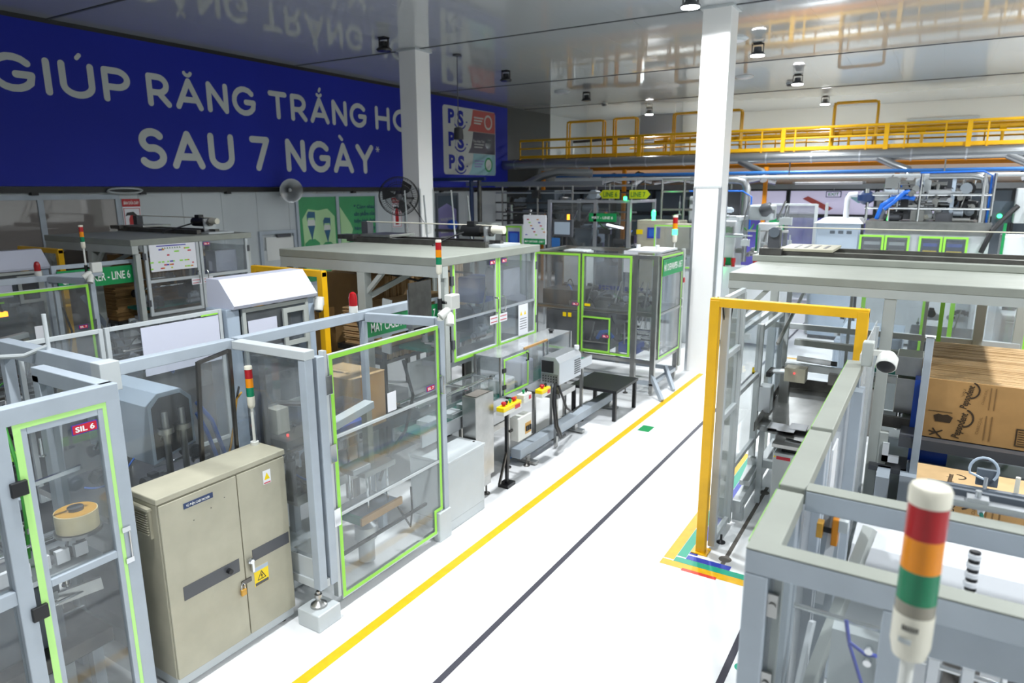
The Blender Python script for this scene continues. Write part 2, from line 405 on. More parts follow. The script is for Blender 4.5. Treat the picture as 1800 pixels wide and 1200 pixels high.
# walls
struct(G().box(WX-.2, WX, YN, BY, 0, CZ), 'wall_left', 'wall')
struct(G().box(WX, WX+.03, 26.8, 30.8, 0, CZ-.001), 'wall_left_end', 'wall_dark')  # thin sheet that darkens this stretch of the left wall by colour
wb = struct(G().box(WX-.2, XR, BY, BY+.2, 0, CZ), 'wall_back', 'wallwhite')
struct(G().box(XR, XR+.2, YN, BY, 0, CZ), 'wall_right', 'wallwhite')
struct(G().box(WX-.2, XR, YN-.2, YN, 0, CZ), 'wall_front', 'wallwhite')
# panel joints of the left wall (below the banner)
wlo = bpy.data.objects['wall_left']
for i in range(34):
    y = -4+i*1.15
    if y < BY-.2: build(G().box(WX, WX+.012, y-.012, y+.012, 0, 4.0), 'panel_joint', 'lgrey', wlo)
# ceiling: panels with recessed dark joints
ce = struct(G().box(WX-.2, XR+.2, YN-.2, BY+.2, CZ+.03, CZ+.2), 'ceiling', 'seam')
ys = [YN, -5.15, 1.55, 8.25, 14.95, 21.65, 28.35, BY]
pm = {}
nx = 22; dx = (XR-WX)/nx
for j in range(len(ys)-1):
    me = None
    for i in range(nx):
        g = G().box(WX+i*dx+.001, WX+(i+1)*dx-.001, ys[j]+.022, ys[j+1]-.022, CZ, CZ+.03)
        if me is None: o = build(g, 'ceiling_panel', 'ceiling', ce); me = o.data
        else:
            o = link('ceiling_panel', me, None, ce); o.location = Vector((WX+(i+.5)*dx, (ys[j]+ys[j+1])/2, CZ))-wl(ce)
for y in ys[1:-1]: build(G().box(WX, XR, y-.03, y+.03, CZ-.014, CZ), 'joint_strip', 'seam', ce)
# columns
def column(x0, x1, y0, y1, label):
    t = T('column', label, 'column', ((x0+x1)/2, (y0+y1)/2, 0))
    build(G().box(x0, x1, y0, y1, 0, CZ), 'shaft', 'colwhite', t, bev=.012)
    build(G().box(x0-.05, x1+.05, y0-.05, y1+.05, CZ-.05, CZ-.001), 'ceiling_collar', 'lgrey', t)
    g = G()
    for (x, y) in ((x0, y0), (x1, y0), (x1, y1), (x0, y1)):
        sx = .05 if x == x0 else -.05; sy = .05 if y == y0 else -.05
        g.box(x-.006 if sx > 0 else x+.006, x+sx, y-.006 if sy > 0 else y+.006, y-.001 if sy > 0 else y+.001, .02, 4.05)
        g.box(x-.006 if sx > 0 else x+.001, x-.001 if sx > 0 else x+.006, y, y+sy, .02, 4.05)
    build(g, 'corner_guard', 'alu', t)
    build(G().rim('Y', y0-.004, x0, x1, 4.03, 4.07, .015, -.004, .004), 'joint_band', 'lgrey', t)
    return t
c2 = column(-4.52, -3.94, 14.8, 15.35, 'square white column standing by the aisle, brightly lit')
c1 = column(-12.55, -11.99, 14.8, 15.4, 'square white column between the wall banner and the overhead fan')
# horn cable box on column
t = T('junction_box', 'small white socket box on the column under the fan', 'socket box', (-11.96, 15.1, 2.85))
build(G().box(-11.985, -11.92, 15.0, 15.2, 2.85, 3.1), 'body', 'plastic', t, bev=.01)
build(G().rim('X', -11.918, 15.02, 15.18, 2.87, 3.08, .015, 0, .004), 'cover', 'white', t)
t = T('fire_extinguisher', 'small red fire extinguisher mounted on the white column', 'extinguisher', (-11.9, 15.2, .95))
build(G().lathe((-11.9, 15.2, .95), [(.05,0),(.08,.03),(.08,.35),(.05,.42),(.025,.44),(.025,.48)], n=16), 'cylinder', 'red', t, smooth=True)
build(G().box(-11.93, -11.87, 15.1, 15.24, 1.43, 1.46), 'lever', 'black', t)
build(G().tube([(-11.9,15.1,1.42),(-11.86,15.08,1.3),(-11.84,15.1,1.1)], .012), 'hose', 'black', t, smooth=True)
build(G().cyl((-11.9,15.2,1.1), (-11.9,15.2,1.25), .082, 16), 'instruction_band', 'paper', t)

# banner on the left wall
ban = T('wall_banner', 'large dark blue wall banner with big white lettering above the windows', 'banner', (WX+.06, 16.5, 4.1))
build(G().box(WX+.02, WX+.08, YN+.2, 26.75, 4.12, 7.5), 'sheet', 'banner', ban)
bx = WX+.084
word(ban, [('G',0),('I',0),('U',"'"),('P',0)], 6.95, 9.88, 6.03, .77, bx)
word(ban, [('R',0),('A','u'),('N',0),('G',0)], 10.27, 13.42, 6.03, .77, bx)
word(ban, [('T',0),('R',0),('A','U'),('N',0),('G',0)], 13.86, 17.85, 6.03, .77, bx)
word(ban, [('H',0),('O','h'),('N',0)], 18.27, 21.0, 6.03, .77, bx)
word(ban, [('S',0),('A',0),('U',0)], 9.88, 12.58, 4.56, .95, bx)
word(ban, [('7',0)], 13.1, 13.78, 4.56, .95, bx)
word(ban, [('N',0),('G',0),('A','`'),('Y',0)], 14.35, 18.1, 4.56, .95, bx)
g = G()
for k in range(3):
    a = k*math.pi/3; g.quad(*[(bx+.0002*k, 18.32+.10*math.cos(a)*s+.014*math.sin(a)*e, 5.38+.10*math.sin(a)*s-.014*math.cos(a)*e) for s, e in ((-1,-1),(1,-1),(1,1),(-1,1))])
build(g, 'asterisk', 'letter', ban)
# product panel of the banner
def rrect(g, X, y0, y1, z0, z1, r, e=.004):
    pts = []
    for (cy, cz, a) in ((y1-r, z1-r, 0), (y0+r, z1-r, 90), (y0+r, z0+r, 180), (y1-r, z0+r, 270)):
        pts += [(X, cy+r*math.cos(R(a+15*k)), cz+r*math.sin(R(a+15*k))) for k in range(7)]
    g.prism(pts, (e, 0, 0)); return g
build(rrect(G(), bx-.003, 22.05, 25.75, 4.62, 7.22, .14, .004), 'product_card', 'letter', ban)
for i, m in enumerate(('poster_red', 'poster_dark', 'poster_teal')):
    z1 = 7.20-.86*i; z0 = z1-.85
    build(G().prism([(bx+.002, 23.72, z0), (bx+.002, 25.72, z0), (bx+.002, 25.72, z1), (bx+.002, 24.08, z1), (bx+.002, 24.02, (z0+z1)/2+.1), (bx+.002, 23.92, (z0+z1)/2-.18)], (.002,0,0)), 'product_picture', m, ban)
    build(G().lathe((bx+.003, 25.2, (z0+z1)/2), [(.30, 0), (.30, .003)], axis=(1,0,0), n=24), 'fruit_disc', ('letter', 'poster_dark', 'sign')[i], ban)
    build(G().lathe((bx+.006, 25.2, (z0+z1)/2), [(.22, 0), (.22, .002)], axis=(1,0,0), n=24), 'fruit_core', ('poster_red', 'pane_dark', 'letter')[i], ban)
    text('P', 'logo', 'banner', ban, (bx+.002, 22.38, z0+.24), (0,1,0), (0,0,1), .50, .42, bold=.05, thick=.003)
    text('S', 'logo', 'banner', ban, (bx+.002, 22.98, z0+.18), (0,1,0), (0,0,1), .54, .44, bold=.05, thick=.003)
    g = G(); strokes(g, [[(0, 0), (.14, .62)]], .016, lambda a, b, z0=z0: (bx+.003, 22.79+a, z0+.14+b)); build(g, 'logo_slash', 'banner', ban)
    g = G(); strokes(g, [arc(0, 0, .38, .26, 205, 335, 12)], .06, lambda a, b, z0=z0: (bx+.003, 23.18+a, z0+.30+b)); build(g, 'logo_smile', 'banner', ban)
    build(G().box(bx, bx+.004, 23.58, 23.68, z0+.30, z0+.35), 'logo_dash', 'banner', ban)
    if i == 1: text('Than Hoạt Tính', 'product_text', 'letter', ban, (bx+.005, 24.05, (z0+z1)/2+.02), (0,1,0), (0,0,1), .10, .85, bold=.01)
    for k in range(2 if i == 1 else 3): build(G().box(bx+.004, bx+.006, 24.15, 24.85-.1*k, (z0+z1)/2+(-.08 if i == 1 else .10)-.11*k, (z0+z1)/2+(-.04 if i == 1 else .16)-.11*k), 'product_text_line', ('letter', 'letter', 'poster_lilac')[i], ban)
build(G().box(bx, bx+.003, 22.1, 24.6, 4.36, 4.40), 'foot_line', 'letter', ban)
struct(G().box(WX, WX+.06, YN+.2, 26.75, 7.50, CZ-.001), 'trim_dark_gap', 'black')  # black strip put in for the dark gap between banner and ceiling
# dark conduit strip under the banner, cable coil
tr = struct(G().box(WX, WX+.10, YN+.2, 30.5, 3.98, 4.11), 'trim_1', 'black')
for i in range(9): build(G().box(WX, WX+.13, 5+2.4*i, 5.14+2.4*i, 3.93, 4.0), 'conduit_clip', 'black', tr)
t = T('cable_coil', 'grey coil of cable hanging on the conduit above the extinguisher sign', 'cable', (WX+.15, 9.4, 3.98))
for k in range(3): build(G().tube([(WX+.14+.02*k, 9.4+.42*math.cos(2*math.pi*j/18), 4.01+.06*math.sin(2*math.pi*j/18)+.01*k) for j in range(19)], .012), 'loop', 'lgrey', t, smooth=True)

# windows in the left wall
def window(n, y0, y1, z0, z1, mull, pane, fm='grey', fwd=.1):
    g = G().rim('X', WX, y0, y1, z0, z1, fwd, 0, .06)
    for y in mull: g.box(WX, WX+.06, y-.06, y+.06, z0+fwd, z1-fwd)
    o = struct(g, 'window_%d' % n, fm); ed = [y0+fwd]+[v for y in mull for v in (y-.06, y+.06)]+[y1-fwd]
    for i in range(0, len(ed), 2): build(G().box(WX+.01, WX+.03, ed[i], ed[i+1], z0+fwd, z1-fwd), 'pane', pane, o)
    return o
window(1, 5.2, 9.3, .9, 3.93, (7.58,), 'pane_brown')
w2 = window(2, 14.62, 18.2, 1.1, 3.92, (16.34,), 'postergreen')
# green hygiene poster on the second window
g = G(); g.prism([(WX+.031, y, z) for y, z in ((14.9,1.5),(16.2,1.5),(16.2,3.2),(15.9,3.45),(15.5,3.4),(15.1,3.45),(14.85,3.15))], (.003,0,0)); build(g, 'poster_cloud', 'postercream', w2)
g = G(); g.prism([(WX+.031, y, z) for y, z in ((16.45,2.3),(16.85,2.35),(17.0,2.75),(16.9,2.95),(16.45,3.5))], (.003,0,0)); build(g, 'poster_arrow', 'postercream', w2)
for (yc, zc, k) in ((15.2, 3.02, 1.0), (15.85, 2.85, .9)):
    g = G(); g.prism([(WX+.035, yc+k*a, zc+k*b) for a, b in ((-.14,.1),(.14,.1),(.16,-.1),(.06,-.32),(0,-.40),(-.06,-.32),(-.16,-.1))], (.002,0,0)); build(g, 'poster_face', 'letter', w2)
    g = G(); g.prism([(WX+.036, yc+k*a, zc+k*b) for a, b in ((-.16,.05),(-.12,.16),(.12,.16),(.16,.05),(.17,.34),(-.10,.36),(-.17,.25))], (.002,0,0)); build(g, 'poster_hair', 'posterblue', w2)
    g = G(); g.prism([(WX+.037, yc+k*a, zc+k*b) for a, b in ((-.15,-.08),(.15,-.08),(.05,-.36),(0,-.55),(-.05,-.36))], (.002,0,0)); build(g, 'poster_beard', 'posterblue', w2)
    g = G(); g.prism([(WX+.036, yc+k*a, zc+k*b) for a, b in ((-.35,-1.0),(.35,-1.0),(.30,-.62),(.12,-.5),(-.12,-.5),(-.30,-.62))], (.0015,0,0)); build(g, 'poster_shoulders', 'postergreen', w2)
for i, s in enumerate(('* Cùng nhau', 'sản phẩm của', 'hiện hình ảnh', 'hàng công ty', 'rộng đúng các', 'và gia đình')):
    text(s, 'poster_text', 'navy', w2, (WX+.035, 17.08, 3.42-i*.235), (0,1,0), (0,0,1), .125, 1.0, bold=.02)
w3 = window(3, 21.55, 23.0, .6, 3.90, (), 'pane_dark', 'slate')
build(G().prism([(WX+.032, y, z) for y, z in ((21.68,1.9),(22.88,1.9),(22.88,3.25),(22.25,3.5),(21.68,3.3))], (.003,0,0)), 'poster_house', 'poster_lilac', w3)
text('MANUFACTURING', 'poster_text', 'letter', w3, (WX+.037, 21.82, 2.82), (0,1,0), (0,0,1), .12, .95, bold=.01)
for k in range(3): build(G().box(WX+.033, WX+.036, 21.8, 22.3+.12*k, 2.35-.2*k, 2.42-.2*k), 'poster_line', 'letter', w3)
# door in the left wall with a service hatch
d1 = struct(G().rim('X', WX, 13.2, 14.55, -.08, 2.86, .1, 0, .07), 'door_1', 'grey')
build(G().box(WX+.005, WX+.05, 13.3, 14.45, .0, 2.3), 'door_leaf', 'lgrey', d1)
build(G().box(WX+.02, WX+.065, 13.42, 14.42, 2.0, 2.68), 'hatch', 'wallwhite', d1)
build(G().box(WX+.03, WX+.12, 13.8, 14.3, 2.66, 2.75), 'door_closer', 'dgrey', d1)
# back wall openings
def bwin(n, x0, x1, z0, z1, m='pane_lilac', fm='storeframe', Y=30.2):
    o = struct(G().rim('Y', Y, x0, x1, z0, z1, .07, -.06, .06), 'window_%d' % n, fm)
    build(G().box(x0+.07, x1-.07, Y-.01, Y+.01, z0+.07, z1-.07), 'pane', m, o); return o
# storefront partition under the catwalk
struct(G().box(WX, XR, 30.15, 30.35, 4.02, 5.05), 'wall_partition', 'wallwhite')
struct(G().box(WX, XR, 30.0, 30.15, 4.0, 4.2), 'trim_2', 'duct')
xs = [-16.6, -14.6, -12.9, -11.0, -9.15, -7.2, -5.3, -2.1, .0, 2.2, 4.4, 6.6, 8.9]
for i in range(len(xs)-1):
    m = ('pane_dark', 'pane_dark', 'pane_dark', 'pane_dark', 'pane_dark', 'pane_lilac', 'pane_lilac', 'pane_lilac', 'pane_dark', 'pane_dark', 'pane_dark', 'pane_dark')[i]
    o = bwin(4+i, xs[i]+.01, xs[i+1]-.01, 2.95, 4.0, m)
    bwin(20+i, xs[i]+.01, xs[i+1]-.01, 0.0, 2.94, ('pane_dark', 'pane_dark', 'pane_dark', 'pane_dark', 'pane_dark', 'pane_purple', 'pane_purple', 'pane_dark', 'pane_dark', 'pane_dark', 'pane_lilac', 'pane_lilac')[i])
    if i == 6:
        g = G(); g.prism([(x, 30.16, z) for x, z in ((-4.75,3.62),(-4.55,3.72),(-3.6,3.25),(-3.8,3.12))], (0,-.003,0)); build(g, 'poster_tube', 'poster_red', o)
        g = G(); g.prism([(x, 30.16, z) for x, z in ((-3.2,3.78),(-3.0,3.83),(-2.5,3.55),(-2.7,3.45))], (0,-.003,0)); build(g, 'poster_tube', 'poster_teal', o)
# exit sign
t = T('exit_sign', 'small lit exit sign hanging before the white lilac storefront', 'exit sign', (-3.55, 29.8, 3.75))
build(G().box(-3.85, -3.3, 29.76, 29.84, 3.68, 3.92), 'housing', 'navy', t, bev=.01)
build(G().box(-3.82, -3.33, 29.755, 29.76, 3.71, 3.89), 'face', 'pane_lilac', t)
text('EXIT', 'lettering', 'sign', t, (-3.76, 29.753, 3.75), (1,0,0), (0,0,1), .11, .38, bold=.02)
build(G().cyl((-3.58,29.8,3.92), (-3.58,29.8,4.05), .015), 'hanger', 'chrome', t)

# ================================================================== LAMPS
def highbay(x, y, on, label, group):
    t = T('ceiling_lamp', label, 'ceiling lamp', (x, y, CZ-.33), group)
    build(G().box(x-.10, x+.10, y-.10, y+.10, CZ-.03, CZ-.001), 'ceiling_plate', 'black', t)
    g = G().box(x-.15, x-.13, y-.02, y+.02, CZ-.24, CZ-.02).box(x+.13, x+.15, y-.02, y+.02, CZ-.24, CZ-.02).box(x-.15, x+.15, y-.02, y+.02, CZ-.045, CZ-.03)
    build(g, 'yoke', 'black' if not on else 'dgrey', t)
    build(G().lathe((x,y,CZ-.30), [(.18, 0), (.19, .02), (.17, .04), (.10, .10), (.09, .2)], n=24), 'housing', 'black' if not on else 'dgrey', t, smooth=True)
    build(G().lathe((x,y,CZ-.315), [(.165, 0), (.17, .014)], n=24), 'lens', 'lenson' if on else 'lensoff', t)
    if on:
        d = bpy.data.lights.new('lamp_light', 'AREA'); d.shape = 'DISK'; d.size = .34; d.energy = LAMP_W; d.color = (.94, .975, 1.0)
        d.spread = R(165)
        l = bpy.data.objects.new('lamp_light', d); COL.objects.link(l); l.parent = t; l.location = (0, 0, -.01)
    return t
YS = [2.0, 7.75, 13.45, 19.0, 24.75, 31.0]; onm = ['just behind the camera', 'above the near aisle', 'beside the top of the bright column', 'above the aisle past the bright column', 'above the aisle before the catwalk', 'farthest along the aisle row']
for y, s in zip(YS, onm): highbay(-4.35, y, True, 'lit round ceiling lamp '+s, 'lit lamps over the aisle')
for i, y in enumerate(YS): highbay(3.1, y, True, 'lit round ceiling lamp over the right hand machines, %s' % onm[i], 'lit lamps over the right machines')
for y, s in zip(YS[2:5], ('before the column by the banner', 'behind the column by the banner', 'before the dark end wall')): highbay(-11.85, y, False, 'unlit black ceiling lamp '+s, 'unlit lamps')
highbay(-11.6, 30.75, True, 'lit round ceiling lamp over the far left catwalk', 'lit lamps over the far catwalk')
for i, (x, y, r) in enumerate(((-12.5, 8.35, .3), (-12.5, 24.0, .3), (-4.7, 18.2, .3), (-5.9, 24.2, .3))):
    t = T('air_diffuser', 'flat round air diffuser in the ceiling, '+('above the banner lettering', 'near the far unlit lamp', 'right of the bright column top', 'far along the aisle')[i], 'diffuser', (x, y, CZ-.05), 'ceiling diffusers')
    build(G().lathe((x,y,CZ-.06), [(r*.75, 0), (r, .05), (r, .059)], n=24), 'rim', 'lgrey', t, smooth=True)
    build(G().lathe((x,y,CZ-.075), [(r*.5, 0), (r*.6, .015)], n=24), 'disc', 'white', t, smooth=True)
for i, (x, y) in enumerate(((-12.66, 28.2), (-4.9, 26.5))):
    t = T('smoke_detector', 'small round smoke detector on the ceiling '+('before the catwalk', 'over the far aisle')[i], 'detector', (x, y, CZ-.1), 'smoke detectors')
    build(G().lathe((x,y,CZ-.05), [(.14, 0), (.14, .049)], n=20), 'base', 'lgrey', t); build(G().lathe((x,y,CZ-.12), [(.07, 0), (.11, .03), (.11, .07)], n=20), 'head', 'dgrey', t, smooth=True)
t = T('hanging_speaker', 'small black speaker hanging from the ceiling before the banner product card', 'speaker', (-11.6, 16.1, 5.4))
build(G().cyl((-11.6,16.1,5.7), (-11.6,16.1,CZ-.01), .012, 8), 'rod', 'dgrey', t); build(G().lathe((-11.6,16.1,5.38), [(.13,0),(.14,.03),(.12,.3),(.06,.33)], n=16), 'cabinet', 'black', t, smooth=True)
build(G().cyl((-11.6,16.1,CZ-.05), (-11.6,16.1,CZ-.005), .12, 16), 'ceiling_rose', 'dgrey', t)

# ================================================================== FLOOR MARKINGS
def stripe(name, label, m, x0, x1, y0, y1, z=.0025, grp=None):
    return tag(build(G().box(x0, x1, y0, y1, .0004, z), name, m), label, 'floor marking', grp)
stripe('floor_line', 'yellow painted line running along the left machines', 'yline', -4.17, -4.06, -2, 14.75)
stripe('floor_line', 'dark grey tape line down the middle of the aisle', 'bline', -3.165, -3.105, -2, 26)
stripe('floor_line', 'dark grey tape line beside the right foreground frame', 'bline', -1.155, -1.095, -2, 6.62)
stripe('floor_line', 'long yellow line across the far floor behind the right machine', 'yline', -2.9, 6, 17.2, 17.32)
for nm, m, o, wd in (('yellow', 'yline', 0, .115), ('green', 'tape_green', .12, .10), ('blue', 'tape_blue', .225, .09)):
    stripe('corner_tape', nm+' strip of the corner marking by the yellow gate, along the aisle', m, -2.2+o, -2.2+o+wd, 6.69+o+wd, 10.4, grp='striped corner marking')
    stripe('corner_tape', nm+' strip of the corner marking by the yellow gate, across the aisle', m, -2.2+o, (-1.16, -1.16, -1.5)[(nm != 'yellow')+(nm == 'blue')], 6.66+o, 6.66+o+wd, grp='striped corner marking')
stripe('corner_tape', 'short red tape strip on the yellow corner marking', 'tape_red', -1.95, -1.58, 6.63, 6.68, .003)
tg = stripe('floor_sticker', 'small green sticker on the floor beside the yellow line', 'sign', -3.98, -3.78, 10.55, 10.85)
tg = T('floor_sticker', 'round green and blue floor sticker beside the foreground frame', 'floor marking', (-.98, 5.36, 0))
build(G().cyl((-1.02,5.39,.0004), (-1.02,5.39,.003), .055, 20), 'green_disc', 'tape_green', tg); build(G().cyl((-.97,5.33,.0004), (-.97,5.33,.0033), .055, 20), 'blue_disc', 'tape_blue', tg)
t = T('floor_slot', 'thin dark scuffed groove in the floor inside the yellow gate', 'floor groove', (-1.55, 8, 0))
build(G().box(-1.62, -1.575, 6.75, 9.3, .0004, .0015), 'groove', 'dust', t)
for y in (7.1, 9.1): build(G().lathe((-1.6,y,.0004), [(.07,0),(.07,.001)], n=14), 'worn_spot', 'dust', t)

# loudspeaker horn, fan, extinguisher signs on the left wall
t = T('horn_loudspeaker', 'grey horn loudspeaker under the lower edge of the banner', 'loudspeaker', (-16.35, 14.1, 3.75))
a = Vector((.8, -.35, -.1)).normalized()
build(G().lathe((-16.45, 14.15, 4.06), [(.05, 0), (.06, .1), (.10, .2), (.19, .32), (.33, .42), (.34, .43), (.32, .425), (.17, .33), (.08, .22), (.02, .2)], axis=a, n=28), 'bell', 'duct', t, smooth=True)
build(G().lathe(Vector((-16.45,14.15,4.06))+a*.2, [(.05,0),(.05,.1),(.02,.13)], axis=a, n=14), 'phase_plug', 'lgrey', t, smooth=True)
build(G().lathe(Vector((-16.45,14.15,4.06))-a*.14, [(.09,0),(.11,.03),(.11,.12),(.06,.16)], axis=a, n=18), 'driver', 'dgrey', t, smooth=True)
build(G().box(-16.68, -16.42, 14.1, 14.2, 3.86, 3.95), 'bracket', 'dgrey', t)
t = T('wall_fan', 'big black round industrial fan mounted before the column', 'fan', (-12.3, 14.3, 3.4))
fc = Vector((-12.25, 14.25, 3.85)); ax = Vector((.62, -.72, -.25)).normalized()
u = ax.cross(Vector((0,0,1))).normalized(); v = u.cross(ax)
P = lambda r, t_, d: fc+ax*d+(u*math.cos(t_)+v*math.sin(t_))*r
g = G()
for r, d in ((.52, 0), (.50, .06), (.50, -.06), (.36, .12), (.36, -.11), (.2, .14), (.12, .145)): g.tube([P(r, 2*math.pi*k/28, d) for k in range(29)], .007 if r < .51 else .014, 5)
for k in range(48):
    t_ = 2*math.pi*k/48; g.tube([P(.1, t_, .145), P(.2, t_, .14), P(.36, t_, .12), P(.50, t_, .06), P(.52, t_, 0), P(.50, t_, -.06), P(.36, t_, -.11), P(.14, t_, -.12)], .0035, 4)
build(g, 'cage', 'black', t, smooth=True)
for k in range(3):
    t0 = k*2*math.pi/3; pts = [P(.06, t0, -.02), P(.44, t0-.25, -.05), P(.46, t0+.35, .03), P(.30, t0+.6, .04), P(.07, t0+.5, .02)]
    build(G().prism(pts, ax*.004), 'blade', 'black', t)
build(G().cyl(fc+ax*.03, fc-ax*.28, .10, 18), 'motor', 'black', t, smooth=True)
build(G().lathe(fc+ax*.02, [(.09,0),(.09,.05),(.03,.09)], axis=ax, n=18), 'hub', 'dgrey', t, smooth=True)
build(G().tube([fc-ax*.2, (-12.2, 14.55, 3.8), (-12.2, 14.79, 3.8)], .03), 'arm', 'black', t, smooth=True)
build(G().tube([(-12.1,14.5,3.7), (-11.98,14.7,3.4), (-11.95,14.75,3.3)], .02), 'switch_lead', 'black', t, smooth=True)
build(G().tube([(-12.0,14.6,3.7), (-11.95,14.8,3.25), (-11.93,15.0,3.05), (-11.93,15.1,3.1)], .008), 'cable', 'black', t, smooth=True)
def ext_sign(y0, y1, z0, z1, label):
    t = T('extinguisher_sign', label, 'sign', (WX+.02, (y0+y1)/2, z0), 'extinguisher signs'); m = (y0+y1)/2; H = z1-z0
    build(G().box(WX, WX+.03, y0, y1, z0, z1), 'board', 'paper', t)
    build(G().box(WX+.03, WX+.033, y0, y1, z1-.17*H, z1), 'header', 'red', t); build(G().rim('X', WX+.03, y0+.02, y1-.02, z0+.02, z1-.2*H, .015, 0, .003), 'border', 'red', t)
    text('BÌNH CHỮA CHÁY', 'lettering', 'signtxt', t, (WX+.034, y0+.04, z1-.12*H), (0,1,0), (0,0,1), .065*H, (y1-y0)*.84, bold=.02)
    build(G().prism([(WX+.03, m+a, z0+b*H) for a, b in ((-.09,.1),(.09,.1),(.09,.55),(.05,.64),(-.05,.64),(-.09,.55))], (.003,0,0)), 'cylinder_icon', 'red', t)
    build(G().prism([(WX+.03, m+a, z0+b*H) for a, b in ((-.17,.62),(-.13,.70),(.03,.72),(.14,.62),(.2,.45),(.15,.42),(.1,.58),(.03,.64),(-.12,.64))], (.0032,0,0)), 'hose_icon', 'black', t)
ext_sign(9.36, 9.8, 2.75, 3.83, 'red and white extinguisher sign beside the left brown window')
ext_sign(19.0, 19.5, 2.7, 3.75, 'red and white extinguisher sign behind the black fan')

# ================================================================== LEFT NEAR: GUARD BOOTH, CABINET, CASE PACKER (LINE 7)
# --- near guard booth with SIL 6 door
t = T('guard_booth', 'grey framed guard booth with tall clear door edged in green tape, nearest left', 'machine guard', (-5.3, 2.1, 0))
posts(t, ((-4.95, 1.79), (-4.95, 2.51), (-5.9, 2.51), (-4.95, .7), (-5.9, .7)), 0.02, 2.6, .1)
rail(t, (-4.95, .65, 2.60), (-4.95, 2.56, 2.60), .1, .12); rail(t, (-4.95, .65, .12), (-4.95, 2.56, .12), .1)
rail(t, (-4.95, 1.79, 1.38), (-4.95, .7, 1.38), .08, .1)
rail(t, (-5.95, 2.51, 2.60), (-4.95, 2.51, 2.60), .1, .12)
d = guard(t, 'X', -4.93, 1.89, 2.46, .17, 2.52, 1, fw=.06, tape=(1.87, 2.48, .15, 2.55), mids=(1.38,), tw=.045, tapem='gtape2', hinges=(), th=.05)
for z in (2.12, 1.22, .5): build(G().box(-4.91, -4.875, 1.80, 1.90, z-.05, z+.05), 'hinge', 'black', d, bev=.006)
for z in (1.55, 1.30): build(G().box(-4.905, -4.89, 2.45, 2.51, z-.02, z+.02), 'catch', 'chrome', d)
build(G().cyl((-4.893,2.50,1.53), (-4.893,2.50,1.32), .006), 'catch_bar', 'chrome', d)
sil_tag(d, 'X', -4.902, 2.30, 2.40, 1, .16, 'SIL 6')
for a, b in ((.75, 1.74),):
    for z0, z1 in ((.18, 1.33), (1.43, 2.54)): build(G().box(-4.953, -4.947, a, b, z0, z1), 'side_pane', 'clear', t)
for x0, x1 in ((-5.85, -5.0),): build(G().box(x0, x1, 2.507, 2.513, .2, 2.54), 'end_pane', 'clear', t)

# taping machine inside the booth
t = T('taping_machine', 'carton taping machine with a tape roll behind the near clear door', 'machine', (-5.7, 2.0, 0))
build(G().box(-6.5, -5.25, 1.2, 2.46, .5, .62), 'table', 'dsteel', t, bev=.01)
for x in (-6.4, -5.35):
    for y in (1.3, 2.35): build(G().box(x-.04, x+.04, y-.04, y+.04, 0, .5), 'leg', 'grey', t)
build(G().box(-5.9, -5.4, 1.5, 2.2, .62, 1.15), 'taping_head', 'slate', t, bev=.02)
build(G().box(-5.55, -5.35, 1.95, 2.2, .2, .5), 'control_box', 'lgrey', t, bev=.01)
build(G().cyl((-5.3,2.34,1.52), (-5.3,2.34,1.66), .145, 36), 'tape_roll', 'tape_side', t, smooth=True)
build(G().cyl((-5.3,2.34,1.655), (-5.3,2.34,1.664), .138, 36), 'tape_roll_face', 'tape_roll', t)
build(G().cyl((-5.3,2.34,1.60), (-5.3,2.34,1.69), .055, 20), 'tape_core', 'dgrey', t)
build(G().cyl((-5.3,2.34,1.49), (-5.3,2.34,1.515), .16, 30), 'spool_disc', 'steel', t)
build(G().cyl((-5.3,2.34,1.15), (-5.3,2.34,1.5), .03), 'spindle', 'dsteel', t)
for k, (x, y) in enumerate(((-5.6,2.1), (-5.55,2.14))):
    build(G().tube([(x,y,1.2), (x+.02,y+.02,1.6), (x-.05,y+.05,2.0), (x-.3,y+.1,2.3)], .014), 'air_hose', 'greenhose', t, smooth=True)
build(G().bar((-6.2,1.4,1.9), (-6.2,2.4,1.9), .06), 'cross_bar', 'gtape', t)
build(G().bar((-5.7,1.4,1.35), (-5.7,2.45,1.35), .05), 'guide_rail', 'alu', t); build(G().bar((-5.7,1.35,.9), (-5.3,2.45,1.0), .03, .1), 'guide_plate', 'steel', t)
clutter(t, -6.3, -5.3, 1.5, 2.4, .7, 2.1, 44, 11, ('steel', 'dsteel', 'alu', 'belt', 'dgrey', 'lgrey'))
build(G().box(-5.7, -5.2, 1.7, 2.44, 1.25, 1.29), 'mid_shelf', 'alu', t)
build(G().bar((-5.4,1.6,1.9), (-5.25,2.4,2.0), .03), 'link_bar', 'chrome', t)
for k in range(5): build(G().box(-5.28, -5.24, 1.75+.13*k, 1.84+.13*k, 1.32, 1.42), 'sensor_block', 'paper', t)


# --- overhead frame and rear guard of the line
t = T('overhead_frame', 'long grey overhead beam frame carrying clear guards behind the cabinet', 'machine frame', (-6.4, 4.2, 0))
rail(t, (-5.55, 2.75, 2.60), (-5.55, 3.98, 2.60), .10, .10); rail(t, (-5.55, 4.02, 2.60), (-5.55, 6.6, 2.60), .10, .10)
rail(t, (-7.3, 2.82, 2.60), (-5.6, 2.82, 2.60), .12, .14)
rail(t, (-7.3, 1.2, 2.60), (-6.05, 1.2, 2.60), .1); rail(t, (-6.05, 1.0, 2.60), (-6.05, 2.2, 2.58), .1)
posts(t, ((-5.55, 2.82), (-7.25, 2.82)), .02, 2.53, .09)
build(G().box(-5.62, -5.48, 2.74, 2.90, 2.44, 2.68), 'corner_bracket', 'lgrey', t, bev=.006)
build(G().box(-6.15, -5.6, 2.76, 2.765, 2.25, 2.55), 'gusset_plate', 'bluegrey', t)
